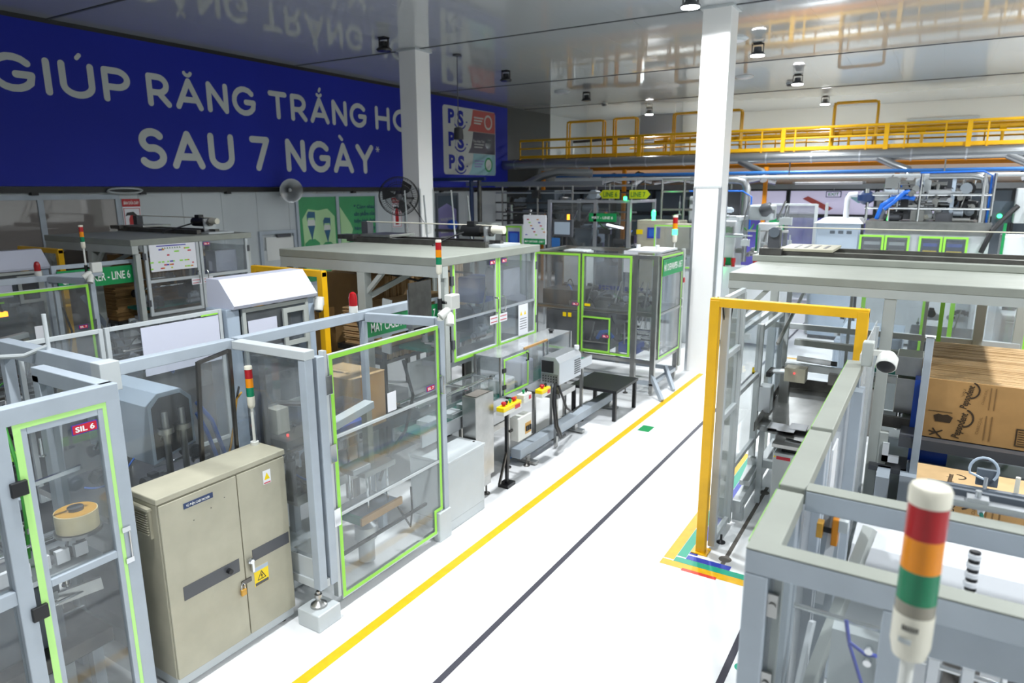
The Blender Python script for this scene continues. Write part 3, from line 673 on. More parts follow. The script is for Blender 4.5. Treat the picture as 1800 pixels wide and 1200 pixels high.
build(G().box(-5.553, -5.547, 2.9, 3.95, 1.35, 2.55), 'front_pane', 'clear', t)
build(G().box(-5.553, -5.547, 4.1, 5.65, 1.6, 2.2), 'front_pane', 'clear', t)
build(G().cyl((-6.45, 2.83, 2.4), (-6.45, 2.83, 2.98), .018, 10), 'mast_tube', 'lgrey', t, smooth=True)
build(G().tube([(-6.45,2.83,2.7), (-6.6,2.7,2.62), (-6.9,2.4,2.62), (-7.2,2.1,2.64)], .02), 'cable', 'lgrey', t, smooth=True)
build(G().tube([(-6.45,2.83,2.62), (-6.44,2.80,2.2), (-6.43,2.75,1.6)], .03), 'wrapped_cable', 'black', t, smooth=True)
build(G().tube([(-6.43,2.80,2.05), (-6.42,2.77,1.75)], .038), 'cable_wrap', 'white', t, smooth=True)
build(G().box(-6.62, -6.38, 2.92, 3.12, 2.05, 2.3), 'sensor_head', 'beige', t, bev=.01)
t = T('rear_guard', 'row of grey framed clear guard panels carrying a blank white board', 'machine guard', (-7.25, 4.0, 0))
for i, (a, b) in enumerate(((2.9, 3.7), (3.72, 5.1))): guard(t, 'X', -7.25, a, b, 1.0, 2.62, 1, fw=.045, name='guard_panel', fm='lgrey', pane='clear2')
build(G().box(-7.215, -7.205, 4.08, 5.03, 2.02, 2.56), 'white_board', 'board', t)
build(G().box(-7.20, -7.195, 4.8, 5.02, 2.572, 2.59), 'tape_strip', 'gtape', t)
# --- hooded unit with sloped white hood
t = T('hooded_unit', 'white sloped hood on a grey cabinet before the yellow frame', 'machine', (-7.5, 5.85, 0))
build(G().prism([(-7.62,5.2,2.95), (-7.38,5.2,2.95), (-7.12,5.2,2.64), (-7.14,5.2,2.60), (-7.64,5.2,2.60)], (0,1.32,0)), 'hood', 'board', t)
build(G().box(-7.6, -7.2, 5.14, 5.32, 0, 2.6), 'corner_post', 'bluegrey', t, bev=.01)
build(G().box(-7.6, -7.2, 6.4, 6.52, 0, 2.6), 'corner_post', 'bluegrey', t, bev=.01)
guard(t, 'X', -7.2, 5.35, 6.4, 1.2, 2.58, 1, fw=.05, name='window_frame', fm='egrey', pane='clear2')
build(G().box(-7.185, -7.18, 5.42, 5.86, 2.14, 2.42), 'notice_sheet', 'board', t)
build(G().rim('X', -7.18, 5.95, 6.35, 2.0, 2.5, .06, 0, .03), 'inner_frame', 'egrey', t)
build(G().box(-7.19, -7.185, 5.42, 5.7, 2.04, 2.07), 'tape_strip', 'gtape', t)
build(G().box(-7.62, -7.55, 5.2, 6.5, .8, 2.5), 'back_panel', 'slate', t)
clutter(t, -7.5, -7.3, 5.4, 6.4, 1.4, 2.2, 8, 5)
# --- shroud + table seen through the clear pane
t = T('packing_head', 'angular light grey shroud over dark cylinders behind the overhead beam', 'machine', (-6.2, 3.3, 0))
pr = [(3.20,2.16), (3.30,2.26), (3.52,2.26), (3.62,2.16), (3.62,1.72), (3.20,1.62)]
build(G().prism([(-6.75, y, z) for y, z in pr], (1.05,0,0)), 'shroud', 'bluegrey', t, bev=.004)
pr2 = [(3.23,2.14), (3.31,2.22), (3.51,2.22), (3.59,2.14), (3.59,1.74), (3.23,1.66)]
build(G().prism([(-5.699, y, z) for y, z in pr2], (.004,0,0)), 'shroud_mouth', 'black', t)
for y in (3.32, 3.48): build(G().cyl((-5.66,y,1.45), (-5.66,y,2.1), .03).cyl((-5.66,y,1.9), (-5.66,y,1.95), .07), 'guide_cylinder', 'steel', t, smooth=True)
build(G().box(-6.75, -5.6, 2.7, 3.9, 1.30, 1.36), 'table', 'steel', t); build(G().box(-5.62, -5.58, 2.9, 3.9, 1.28, 1.42), 'table_edge', 'alu', t)
build(G().box(-6.7, -5.7, 2.8, 3.8, 0, 1.3), 'base', 'slate', t, bev=.01)
build(G().box(-5.69, -5.685, 3.25, 3.5, .8, 1.2), 'label_plate', 'bluegrey', t)
build(G().tube([(-5.66,3.64,2.1), (-5.62,3.75,1.9), (-5.60,3.85,1.5)], .02), 'air_hose', 'bluehose', t, smooth=True)
build(G().tube([(-5.66,3.63,2.0), (-5.64,3.7,1.8), (-5.62,3.8,1.4)], .02), 'air_hose', 'bluehose', t, smooth=True)
clutter(t, -6.6, -5.65, 2.8, 3.85, 1.4, 1.7, 14, 3)
t = T('side_shield', 'narrow clear shield in a brown steel frame beside the cabinet tower light', 'guard panel', (-5.3, 3.6, 0))
g = G(); g.bar((-5.36,3.42,1.3), (-5.33,3.48,2.56), .03); g.bar((-5.28,3.74,1.3), (-5.28,3.76,2.62), .03); g.bar((-5.33,3.48,2.55), (-5.28,3.76,2.61), .03); g.bar((-5.36,3.42,1.32), (-5.28,3.74,1.32), .03)
build(g, 'frame', 'dsteel', t); build(G().quad((-5.35,3.44,1.32), (-5.28,3.74,1.32), (-5.28,3.76,2.6), (-5.33,3.48,2.54)), 'pane', 'hazy', t)
build(G().bar((-5.36,3.42,0), (-5.36,3.42,1.3), .04), 'post', 'dsteel', t); build(G().bar((-5.28,3.74,0), (-5.28,3.74,1.3), .04), 'post', 'dsteel', t)

# --- beige electrical cabinet
t = T('electrical_cabinet', 'worn beige two-door electrical cabinet with brass padlock in the left foreground', 'cabinet', (-5.03, 3.3, 0))
X0, X1, Y0, Y1, Z0, Z1 = -5.22, -4.86, 2.70, 3.91, .12, 1.66
build(G().box(X0, X1, Y0, Y1, Z0, Z1), 'body', 'beige', t, bev=.012)
build(G().box(X0-.01, X1+.02, Y0-.01, Y1+.01, Z1, Z1+.05), 'roof', 'beige', t, bev=.008)
build(G().box(X0+.01, X1-.01, Y0+.01, Y1-.01, .03, Z0), 'plinth', 'lgrey', t)
for y in (Y0+.1, Y1-.1): build(G().cyl((X1-.06,y,0), (X1-.06,y,.05), .03), 'foot', 'dsteel', t)
ym = 3.40
for i, (a, b) in enumerate(((Y0+.005, ym-.004), (ym+.004, Y1-.005))):
    d = build(G().box(X1, X1+.022, a, b, Z0+.005, Z1-.012), 'door', 'beige', t, bev=.006)
    if i == 0:
        build(G().box(X1+.022, X1+.026, a+.12, b-.05, .78, .90), 'dark_strip', 'dgrey', d)
        build(G().cyl((X1+.022,b-.16,.84), (X1+.065,b-.16,.84), .022, 14), 'knob', 'black', d)
        p = build(G().box(X1+.022, X1+.027, a+.20, a+.46, 1.545, 1.59), 'name_plate', 'navy', d)
        text('TỦ ĐIỆN CASE PACKER', 'lettering', 'signtxt', d, (X1+.0275, a+.22, 1.557), (0,1,0), (0,0,1), .018, .21, bold=.015)
    else:
        build(G().box(X1+.022, X1+.026, a+.08, b-.02, .80, .91), 'dark_strip', 'dgrey', d)
        build(G().lathe((X1+.022,a+.045,.83), [(.028,0),(.03,.03),(.02,.045)], axis=(1,0,0), n=16), 'latch_knob', 'chrome', d)
        build(G().box(X1+.03, X1+.06, a+.045, a+.07, .72, .84), 'latch_lever', 'chrome', d, bev=.004)
        build(G().box(X1+.022, X1+.024, a+.08, a+.23, .55, .73), 'warning_sticker', 'ywarn', d)
        build(G().box(X1+.0242, X1+.0245, a+.08, a+.23, .69, .73), 'sticker_head', 'bluegrey', d); build(G().box(X1+.0242, X1+.0245, a+.085, a+.225, .552, .58), 'sticker_foot', 'dgrey', d)
        g = G(); strokes(g, [[(-.042,0),(0,.075),(.042,0),(-.042,0)], [(.008,.06),(-.008,.03),(.008,.035),(-.002,.008)]], .007, lambda p, q, a=a: (X1+.0248, a+.155+p, .60+q)); build(g, 'warning_sign', 'black', d)
        build(G().box(X1+.022, X1+.024, a+.26, a+.34, 1.46, 1.585), 'caution_sticker', 'paper', d)
        g = G().prism([(X1+.0242, a+.27, 1.50), (X1+.0242, a+.33, 1.50), (X1+.0242, a+.30, 1.565)], (.0004,0,0)); build(g, 'caution_triangle', 'ywarn', d)
        build(G().box(X1+.0242, X1+.0245, a+.265, a+.335, 1.465, 1.475), 'sticker_foot', 'tagred', d)
g = G().box(X1+.02, X1+.032, ym-.05, ym+.05, .635, .675); build(g, 'hasp', 'dsteel', t)
build(G().box(X1+.03, X1+.055, ym-.075, ym-.025, .55, .61), 'padlock', 'tape_roll', t, bev=.006)
build(G().tube([(X1+.042,ym-.066,.60), (X1+.042,ym-.066,.65), (X1+.042,ym-.05,.668), (X1+.042,ym-.034,.65), (X1+.042,ym-.034,.60)], .006), 'padlock_shackle', 'chrome', t, smooth=True)
ln = build(G().box(X0+.08, X1-.08, Y0-.02, Y0, 1.36, 1.60), 'louvre_cover', 'beige', t)
for k in range(9): build(G().box(X0+.1, X1-.1, Y0-.032, Y0-.015, 1.39+.021*k, 1.40+.021*k), 'louvre', 'beige', ln)
build(G().box(X0+.06, X1-.06, Y0-.04, Y0, 1.60, 1.62), 'louvre_hood', 'beige', t)
for (y, z) in ((2.98, 1.42), (3.14, 1.46), (3.27, 1.5)): build(G().cyl((X1+.021,y,z), (X1+.024,y,z), .005, 8), 'screw', 'dsteel', t)
tower_light((-5.17, 3.86), 1.71, 2.06, 2.46, .034, 'red orange green tower light on top of the beige cabinet', pole_r=.014)

# --- case packer enclosure (line 7)
t = T('case_packer', 'grey case packer enclosure with tall green-taped clear door and box inside', 'machine guard', (-5.1, 4.9, 0))
posts(t, ((-4.6, 4.02), (-4.59, 4.15)), .33, 2.56, .09); posts(t, ((-4.58, 5.93),), .02, 2.62, .075); posts(t, ((-5.53, 5.72),), .02, 2.54, .07)
build(G().box(-4.62, -4.56, 4.195, 4.235, .15, 2.6), 'hinge_post', 'lgrey', t)
rail(t, (-5.49, 4.0, 2.60), (-4.55, 4.03, 2.60), .12, .08, 'lgrey'); rail(t, (-5.49, 5.74, 2.58), (-4.63, 5.92, 2.58), .08, .10)
build(G().box(-5.6, -4.65, 4.005, 4.012, .62, 2.56), 'side_pane', 'hazy', t)
build(G().box(-5.35, -5.25, 4.03, 4.1, .6, 2.5), 'side_stud', 'dsteel', t)
build(G().box(-5.6, -4.63, 4.0, 4.06, .40, .62), 'side_panel', 'lgrey', t, bev=.006); build(G().box(-5.62, -4.56, 3.98, 4.1, .33, .41), 'bottom_rail', 'lgrey', t)
d = guard(t, 'X', -4.57, 4.245, 5.86, .10, 2.56, 1, fw=.035, tape=None, mids=(1.76, .98), name='door', fm='lgrey', pane='clear', th=.03)
g = G(); X = -4.553; tw = .04
for a, b, c, e in ((4.25,4.29,.12,2.55), (4.29,5.86,2.51,2.55), (5.82,5.86,.42,2.51), (5.70,5.86,.38,.42), (5.70,5.74,.12,.38), (4.29,5.70,.12,.16)): g.box(X, X+.002, a, b, c, e)
build(g, 'tape', 'gtape', d)
for z in (2.28, 1.62, .98): build(G().box(-4.56, -4.54, 4.19, 4.27, z-.09, z+.09), 'hinge', 'chrome', d, bev=.004)
build(G().tube([(-4.555,5.88,1.98), (-4.50,5.88,1.98), (-4.50,5.88,1.78), (-4.555,5.88,1.78)], .012), 'handle', 'chrome', d, smooth=True)
sil_tag(d, 'X', -4.553, 5.70, 1.88, 1, .13, 'SIL 7')
build(G().box(-4.553, -4.55, 5.0, 5.13, 1.80, 2.0), 'notice', 'paper', d)
build(G().box(-4.62, -4.52, 5.76, 5.98, 0, .36), 'foot_block', 'lgrey', t, bev=.008)
b = T('concrete_foot', 'grey square pad under the levelling foot beside the beige cabinet', 'machine foot', (-4.58, 3.98, 0))
build(G().box(-4.74, -4.46, 3.84, 4.12, 0, .17), 'pad', 'lgrey', b, bev=.01)
build(G().lathe((-4.6,3.98,.17), [(.08,0),(.075,.02),(.03,.05),(.02,.06),(.02,.09),(.035,.09),(.035,.12),(.02,.12),(.02,.15)], n=18), 'levelling_foot', 'steel', b, smooth=True)
# packer mechanism
t = T('box_lift', 'pick and place arm over the packing table behind the green-taped door', 'machine', (-5.0, 4.9, 0))
build(G().bar((-4.72,4.3,1.80), (-4.78,4.98,1.86), .12, .08), 'arm', 'lgrey', t, bev=.006)
build(G().bar((-4.8,4.95,1.86), (-4.8,4.95,1.2), .08), 'column', 'beige', t, bev=.006)
build(G().box(-5.0, -4.64, 4.72, 5.18, 1.16, 1.22), 'head_plate', 'steel', t, bev=.006); build(G().box(-4.85, -4.68, 4.6, 4.85, 1.22, 1.28), 'head_block', 'alu', t, bev=.006)
for (x, y) in ((-4.95,4.8), (-4.7,4.8), (-4.95,5.1), (-4.7,5.1)): build(G().cyl((x,y,.75), (x,y,1.16), .014), 'plunger', 'chrome', t, smooth=True)
build(G().box(-5.05, -4.62, 4.62, 5.2, .72, .76), 'gripper_plate', 'slate', t); build(G().box(-5.06, -4.61, 4.6, 4.64, .70, .78), 'gripper_edge', 'belt', t); build(G().box(-4.63, -4.60, 4.6, 5.22, .70, .78), 'gripper_edge', 'cardboard', t)
build(G().bar((-5.2,4.3,.95), (-5.2,5.65,.95), .05, .1), 'conveyor_side', 'steel', t); build(G().bar((-5.49,4.3,1.0), (-5.49,5.65,1.0), .04, .25), 'conveyor_side', 'steel', t)
build(G().box(-5.47, -5.2, 4.3, 5.65, .90, .93), 'conveyor_bed', 'steel', t)
build(G().bar((-4.75,4.3,.42), (-4.75,5.8,.42), .03), 'tie_bar', 'rubber', t)
for (x, y) in ((-5.35,4.4), (-5.35,5.7)): build(G().box(x-.04, x+.04, y-.04, y+.04, 0, .9), 'leg', 'grey', t)
build(G().tube([(-4.8,5.55,2.2), (-4.72,5.6,1.8), (-4.8,5.55,1.4), (-4.95,5.4,1.1), (-4.9,5.2,.9)], .018), 'cable', 'black', t, smooth=True)
build(G().tube([(-4.75,5.3,.6), (-4.7,5.45,.3), (-4.75,5.55,.45), (-4.8,5.6,.7)], .012), 'cable', 'rubber', t, smooth=True)
build(G().lathe((-4.95,5.0,.05), [(.09,0),(.09,.25),(.12,.26),(.12,.4),(.06,.45)], n=18), 'vacuum_pump', 'alu', t, smooth=True)
build(G().box(-5.48, -5.1, 4.12, 4.7, .1, .55), 'drive_box', 'lgrey', t, bev=.01)
build(G().cyl((-5.3,4.35,1.0), (-5.3,4.35,1.35), .05), 'motor', 'dsteel', t); build(G().cyl((-5.28,4.33,1.62), (-5.28,4.33,1.64), .012), 'led', 'ledred', t)
build(G().tube([(-5.5,4.2,1.9), (-5.45,4.4,1.92), (-5.3,4.6,1.88), (-5.1,4.7,1.8)], .03, 8), 'guide_rail', 'steel', t, smooth=True)
build(G().box(-5.52, -5.15, 4.2, 4.75, 1.55, 1.62), 'tray', 'dsteel', t); build(G().box(-5.35, -5.2, 4.15, 4.3, 1.7, 1.95), 'junction_box', 'cream', t, bev=.006)
clutter(t, -5.42, -5.0, 4.35, 4.8, 1.0, 1.5, 14, 21)
b = T('cardboard_box', 'closed brown cardboard box inside the case packer enclosure', 'box', (-6.0, 5.85, 1.2))
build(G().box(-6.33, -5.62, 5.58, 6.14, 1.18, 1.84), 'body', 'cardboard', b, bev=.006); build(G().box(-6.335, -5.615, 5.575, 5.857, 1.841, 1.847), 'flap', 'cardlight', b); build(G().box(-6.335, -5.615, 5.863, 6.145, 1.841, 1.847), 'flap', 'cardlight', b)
text('SMILE', 'print', 'print', b, (-6.15, 5.72, 1.848), (1,.1,0), (-.1,1,0), .06, .3, bold=.03)
t = T('box_stand', 'steel stand under the brown box in the case packer', 'stand', (-6.0, 5.85, 0))
build(G().box(-6.36, -5.61, 5.55, 6.17, 1.12, 1.178), 'top', 'dsteel', t)
for (x, y) in ((-6.3,5.6), (-5.66,5.6), (-6.3,6.1), (-5.66,6.1)): build(G().box(x-.03, x+.03, y-.03, y+.03, 0, 1.12), 'leg', 'dsteel', t)
t = T('parts_bin', 'clear bin with blue parts beside the box in the case packer', 'bin', (-5.3, 4.9, 1.45))
g = G().box(-5.5, -5.1, 4.85, 4.86, 1.45, 1.75).box(-5.5, -5.1, 5.3, 5.31, 1.45, 1.75).box(-5.5, -5.49, 4.85, 5.31, 1.45, 1.75).box(-5.11, -5.1, 4.85, 5.31, 1.45, 1.75); build(g, 'walls', 'clear2', t)
build(G().box(-5.5, -5.1, 4.85, 5.31, 1.43, 1.45), 'floor_plate', 'steel', t); build(G().box(-5.46, -5.14, 4.9, 5.27, 1.45, 1.56), 'blue_fill', 'blue', t, bev=.01)
for (x, y) in ((-5.42,4.9), (-5.25,4.9), (-5.42,5.26), (-5.25,5.26)): build(G().cyl((x,y,.932), (x,y,1.44), .014), 'leg', 'steel', t)
# --- sign, metal plate, beacon, tower with floodlight
t = T('machine_sign', 'green sign reading MAY CASEPACKER LINE 7 under the overhead beam', 'sign', (-5.6, 6.5, 2.3))
build(G().box(-5.62, -5.60, 5.84, 7.22, 2.30, 2.52), 'board', 'sign', t)
text('MÁY CASEPACKER - LINE 7', 'lettering', 'signtxt', t, (-5.598, 5.92, 2.35), (0,1,0), (0,0,1), .115, 1.24, bold=.012)
build(G().rim('X', -5.63, 5.80, 7.26, 2.26, 2.60, .04, -.02, .01), 'sign_frame', 'grey', t)
t = T('blank_plate', 'plain grey steel plate standing before the green line 7 sign', 'metal plate', (-5.0, 6.0, 2.52))
build(G().box(-5.01, -4.995, 5.92, 6.32, 2.52, 2.98), 'plate', 'dsteel', t); build(G().box(-5.05, -5.01, 5.95, 6.0, 2.4, 2.9), 'stiffener', 'steel', t); build(G().box(-5.06, -4.97, 5.93, 6.2, 2.46, 2.519), 'clamp', 'steel', t)
t = T('warning_beacon', 'small round red beacon on the overhead beam before the cardboard', 'beacon', (-5.55, 5.6, 2.65))
build(G().lathe((-5.55,5.6,2.65), [(.05,0),(.05,.07),(.045,.08)], n=18), 'base', 'plastic', t, smooth=True); build(G().lathe((-5.55,5.6,2.73), [(.048,0),(.048,.09),(.035,.14),(.012,.155)], n=18), 'dome', 'lred', t, smooth=True)
tower_light((-4.50, 5.84), 2.62, 3.12, 3.49, .032, 'red orange green tower light beside the carton erector door of line 7', pole_r=.014)
t = T('bullet_camera', 'white security camera with dark lens on the hooded unit post', 'camera', (-7.15, 6.56, 2.4))
build(G().lathe((-7.10,6.50,2.40), [(.05,0),(.06,.01),(.06,.14),(.04,.18)], axis=(-.1,.3,.9), n=20), 'body', 'plastic', t, smooth=True); build(G().lathe((-7.10,6.50,2.40), [(.03,-.02),(.048,0)], axis=(-.1,.3,.9), n=20), 'lens', 'black', t, smooth=True); build(G().box(-7.19, -7.08, 6.525, 6.60, 2.46, 2.58), 'mount', 'plastic', t, bev=.01)
t = T('loose_cables', 'brown and black cables drooping beside the cabinet tower light', 'cable', (-5.3, 3.8, 1.6))
build(G().tube([(-5.42,3.95,2.15), (-5.36,3.85,2.12), (-5.32,3.78,1.95), (-5.33,3.72,1.7), (-5.4,3.66,1.45), (-5.45,3.6,1.37)], .009), 'brown_cable', 'tape_roll', t, smooth=True)
build(G().tube([(-5.45,3.95,2.2), (-5.38,3.86,2.1), (-5.36,3.8,1.9), (-5.38,3.74,1.65), (-5.45,3.68,1.37)], .010), 'black_cable', 'black', t, smooth=True)
t = T('security_floodlight', 'white box with two swivelling spot heads on the line 7 tower pole', 'floodlight', (-4.45, 5.9, 2.6))
build(G().box(-4.46, -4.36, 5.86, 6.02, 2.74, 2.90), 'junction_box', 'plastic', t, bev=.012)
build(G().box(-4.50, -4.42, 5.86, 5.90, 2.80, 2.83), 'arm', 'black', t); build(G().cyl((-4.50,5.84,2.74), (-4.50,5.84,2.86), .026), 'clamp', 'black', t)
for q in ((-.28,-.75,-.55), (.3,-.4,-.85)):
    p = Vector((-4.38,5.85,2.76)) if q[0] < 0 else Vector((-4.37,5.84,2.72)); q = Vector(q).normalized()
    build(G().lathe(p, [(.02,0),(.043,.035),(.047,.14),(.043,.145),(.038,.13)], axis=q, n=18), 'spot_head', 'plastic', t, smooth=True)
# --- white low cabinet
t = T('low_cabinet', 'low white metal cabinet on a plinth at the edge of the aisle', 'cabinet', (-4.85, 6.4, 0))
build(G().box(-5.15, -4.57, 6.0, 6.76, .13, .86), 'body', 'lgrey', t, bev=.01); build(G().box(-5.16, -4.555, 5.99, 6.77, .86, .90), 'lid', 'lgrey', t, bev=.008)
build(G().box(-5.12, -4.58, 6.0, 6.77, 0, .125), 'plinth', 'lgrey', t, bev=.006)
for (y) in (6.08, 6.72): build(G().cyl((-4.7,y,.90), (-4.7,y,.905), .015), 'bolt', 'dsteel', t)

# ================================================================== CARTON ERECTOR (function: line 7 and line 6)
def erector(dx, dy, label, taped, lineno):
    XF[0] = lambda v: (-5.45+(v[0]+4.555)*1.2+dx, 7.33+(v[1]-6.13)*1.183+dy, 3.12-(3.24-v[2])*1.246 if v[2] > 2.0 else v[2]*.788); XF[1] = 1.2
    t = T('carton_erector', label, 'machine', (-5.8+dx, 7.0+dy, 0))
    A = lambda x: x
    B = lambda y: y
    build(G().box(A(-7.1), A(-4.52), B(5.92), B(8.12), 3.17, 3.26), 'top_slab', 'roofgrey', t, bev=.008)
    build(G().box(A(-7.1), A(-4.52), B(5.93), B(6.03), 3.05, 3.17), 'top_beam', 'egrey', t); build(G().box(A(-7.1), A(-7.0), B(6.03), B(8.1), 3.05, 3.17), 'top_beam', 'egrey', t)
    for (x, y, z0, w_) in ((-7.05,5.98,.02,.06), (-5.72,5.98,.02,.06), (-4.585,6.03,.02,.04), (-4.6,8.06,2.02,.045), (-6.33,8.06,.02,.06), (-5.65,8.06,.02,.06)): build(G().box(A(x)-w_, A(x)+w_, B(y)-w_, B(y)+w_, z0, 3.05), 'leg', 'egrey', t, bev=.006)
    for (x, s) in ((-7.05, 1), (-5.72, 1)): build(G().bar((A(x), B(5.98), 2.78), (A(x)+.30*s, B(5.98), 3.06), .05), 'gusset', 'egrey', t)
    build(G().bar((A(-5.72), B(6.02), 2.75), (A(-5.3), B(6.5), 3.06), .06), 'brace', 'egrey', t)
    fm = 'lgrey'
    dd = []
    for i, (a, b) in enumerate(((6.13, 7.07), (7.09, 8.04))):
        d = guard(t, 'X', A(-4.555), B(a), B(b), 2.10, 3.24, 1, fw=.05, name='door', fm=fm, pane='clear2', tape=taped or None, mids=(2.62,) if not taped else (), tw=.035, handle=(B(7.0) if i == 0 else B(7.16), 2.62))
        if taped: build(G().bar((A(-4.54), B(a+.05), 2.56), (A(-4.54), B(b-.05), 2.56), .025), 'mid_bar', 'alu', d)
        u = B(6.97 if i == 0 else 7.19)
        build(G().box(A(-4.533), A(-4.53), u-.09, u+.09, 2.40 if taped else 2.50, 2.50 if taped else 2.60), 'notice', 'paper', d)
        for k in (0, 1): build(G().box(A(-4.5295), A(-4.529), u-.075, u+.075, (2.42 if taped else 2.52)+.045*k, (2.43 if taped else 2.53)+.045*k), 'notice_line', 'tagred', d)
        sil_tag(d, 'X', A(-4.532), B(6.95 if i == 0 else 7.22), 3.13, 1, .11, 'SIL '+lineno)
        for z in (2.3, 3.0): build(G().box(A(-4.56), A(-4.53), B(6.10 if i == 0 else 8.02), B(6.15 if i == 0 else 8.07), z-.05, z+.05), 'hinge', 'dgrey', d)
        dd.append(d)
    build(G().box(A(-6.25), A(-4.6), B(8.04), B(8.06), 1.2, 3.05), 'rear_pane', 'hazy', t)
    build(G().box(A(-6.0), A(-5.66), B(6.1), B(7.95), .75, .80), 'bed', 'dsteel', t); build(G().box(A(-5.98), A(-5.68), B(6.12), B(7.93), 0, .75), 'base', 'slate', t, bev=.01)
    build(G().box(A(-5.0), A(-4.62), B(6.12), B(7.95), 2.02, 2.08), 'sill', 'alu', t)
    build(G().box(A(-5.25), A(-5.22), B(6.15), B(7.0), 1.35, 2.0), 'steel_panel', 'lgrey', t)
    # folding gear inside
    build(G().box(A(-5.5), A(-5.05), B(6.3), B(7.9), 2.12, 2.16), 'belt', 'belt', t); build(G().box(A(-5.45), A(-5.0), B(7.2), B(7.45), 2.2, 2.5), 'pusher', 'slate', t, bev=.01)
    build(G().box(A(-5.0), A(-4.72), B(7.5), B(7.92), 2.64, 2.98), 'white_chute', 'board', t); build(G().prism([(A(-4.85),B(7.45),2.66), (A(-4.66),B(7.98),2.50), (A(-4.66),B(7.98),2.60), (A(-4.85),B(7.45),2.82)], (-.12,.03,0)), 'chute_lip', 'board', t)
    build(G().box(A(-5.45), A(-5.1), B(7.5), B(7.92), 2.52, 2.85), 'blue_hopper', 'blue', t, bev=.02)
    clutter(t, A(-5.4), A(-4.75), B(6.3), B(7.2), 2.2, 2.6, 14, 31)
    build(G().tube([(A(-5.6),B(6.3),3.0), (A(-5.4),B(6.6),2.9), (A(-5.2),B(6.9),3.0), (A(-5.0),B(7.2),2.95)], .014), 'cable', 'black', t, smooth=True)
    # linear drive on the roof
    ld = T('linear_drive', ('belt drive with black motor on the green-taped erector roof' if taped else 'dim belt drive on the erector roof carrying the process chart'), 'linear drive', (A(-6.2), B(7.5), 3.26))
    build(G().box(A(-7.25), A(-4.85), B(7.28), B(7.36), 3.262, 3.33), 'guide_rail', 'dsteel', ld); build(G().box(A(-7.25), A(-4.85), B(7.64), B(7.72), 3.262, 3.33), 'guide_rail', 'dsteel', ld)
    build(G().box(A(-7.25), A(-4.9), B(7.37), B(7.63), 3.262, 3.29), 'base_plate', 'steel', ld)
    build(G().box(A(-7.0), A(-6.45), B(7.3), B(7.85), 3.335, 3.37), 'carriage', 'steel', ld, bev=.004)
    build(G().box(A(-7.25), A(-7.13), B(7.6), B(7.72), 3.33, 3.52), 'end_pulley', 'dgrey', ld); build(G().box(A(-7.35), A(-7.05), B(7.2), B(7.4), 3.30, 3.36), 'cable_tray', 'dsteel', ld)
    build(G().cyl((A(-5.45),B(7.66),3.44), (A(-5.15),B(7.66),3.44), .075, 18), 'motor', 'black', ld, smooth=True); build(G().cyl((A(-5.15),B(7.66),3.44), (A(-4.98),B(7.66),3.44), .065, 18), 'gearbox', 'dsteel', ld, smooth=True)
    build(G().cbox(A(-5.3),B(7.66),3.53, .12,.1,.06), 'terminal_box', 'black', ld, bev=.006)
    build(G().box(A(-5.05), A(-5.02), B(7.55), B(7.78), 3.29, 3.5), 'motor_plate', 'alu', ld); build(G().cyl((A(-4.98),B(7.66),3.46), (A(-4.80),B(7.66),3.46), .05, 14), 'pulley', 'cream', ld, smooth=True)
    build(G().box(A(-5.25), A(-4.7), B(7.4), B(7.9), 3.262, 3.29), 'foot_plate', 'lgrey', ld)
    build(G().cyl((A(-7.19),B(7.66),3.52), (A(-4.9),B(7.66),3.51), .009, 6), 'drive_belt', 'cream', ld)
    build(G().tube([(A(-5.4),B(7.6),3.42), (A(-5.5),B(7.4),3.36), (A(-5.55),B(7.1),3.28)], .012), 'motor_cable', 'black', ld, smooth=True)
    XF[0] = None; XF[1] = 1.0
    return t, dd
er7, dd7 = erector(0, 0, 'green-taped carton erector of line 7', True, '7')
er6, dd6 = erector(-7.0, -.05, 'grey carton erector of line 6 with a process chart', False, '6')
# paper on the line 7 erector door
d = dd7[1]
build(G().box(-5.42, -5.417, 9.02, 9.31, 1.76, 2.25), 'paper_notice', 'paper', d)
for y in (9.10, 9.22): build(G().prism([(-5.4168,y-.035,2.08), (-5.4168,y+.035,2.08), (-5.4168,y,2.15)], (.0006,0,0)), 'warning_triangle', 'ywarn', d)
for k in range(5): build(G().box(-5.4168, -5.4162, 9.06, 9.27, 2.02-.04*k, 2.03-.04*k), 'text_line', 'dgrey', d)
# chart on line 6 erector
t = T('process_chart', 'white process chart with coloured blocks on the line 6 erector door', 'chart', (-12.40, 7.8, 2.53))
build(G().box(-12.41, -12.395, 7.36, 8.30, 2.53, 3.03), 'board', 'paper', t)
rn = random.Random(4)
build(G().box(-12.3945, -12.3935, 7.5, 8.1, 2.99, 3.01), 'title_bar', 'tagblue', t)
for k in range(34):
    y = rn.uniform(7.34, 8.2); z = rn.choice((2.57, 2.63, 2.69, 2.75, 2.81, 2.87, 2.92)); w_ = rn.choice((.035, .05, .07))
    build(G().box(-12.3945, -12.3935+.0002*k/34, y, y+w_, z, z+.026), 'chart_block', rn.choice(('yarrow', 'gtape', 'orange', 'tagred', 'tagblue', 'gtape')), t)
for k in range(8): build(G().prism([(-12.3943,7.6+.05*k,2.945), (-12.3943,7.635+.05*k,2.945), (-12.3943,7.617+.05*k,2.975)], (.0008,0,0)), 'chart_triangle', 'arrowtxt', t)
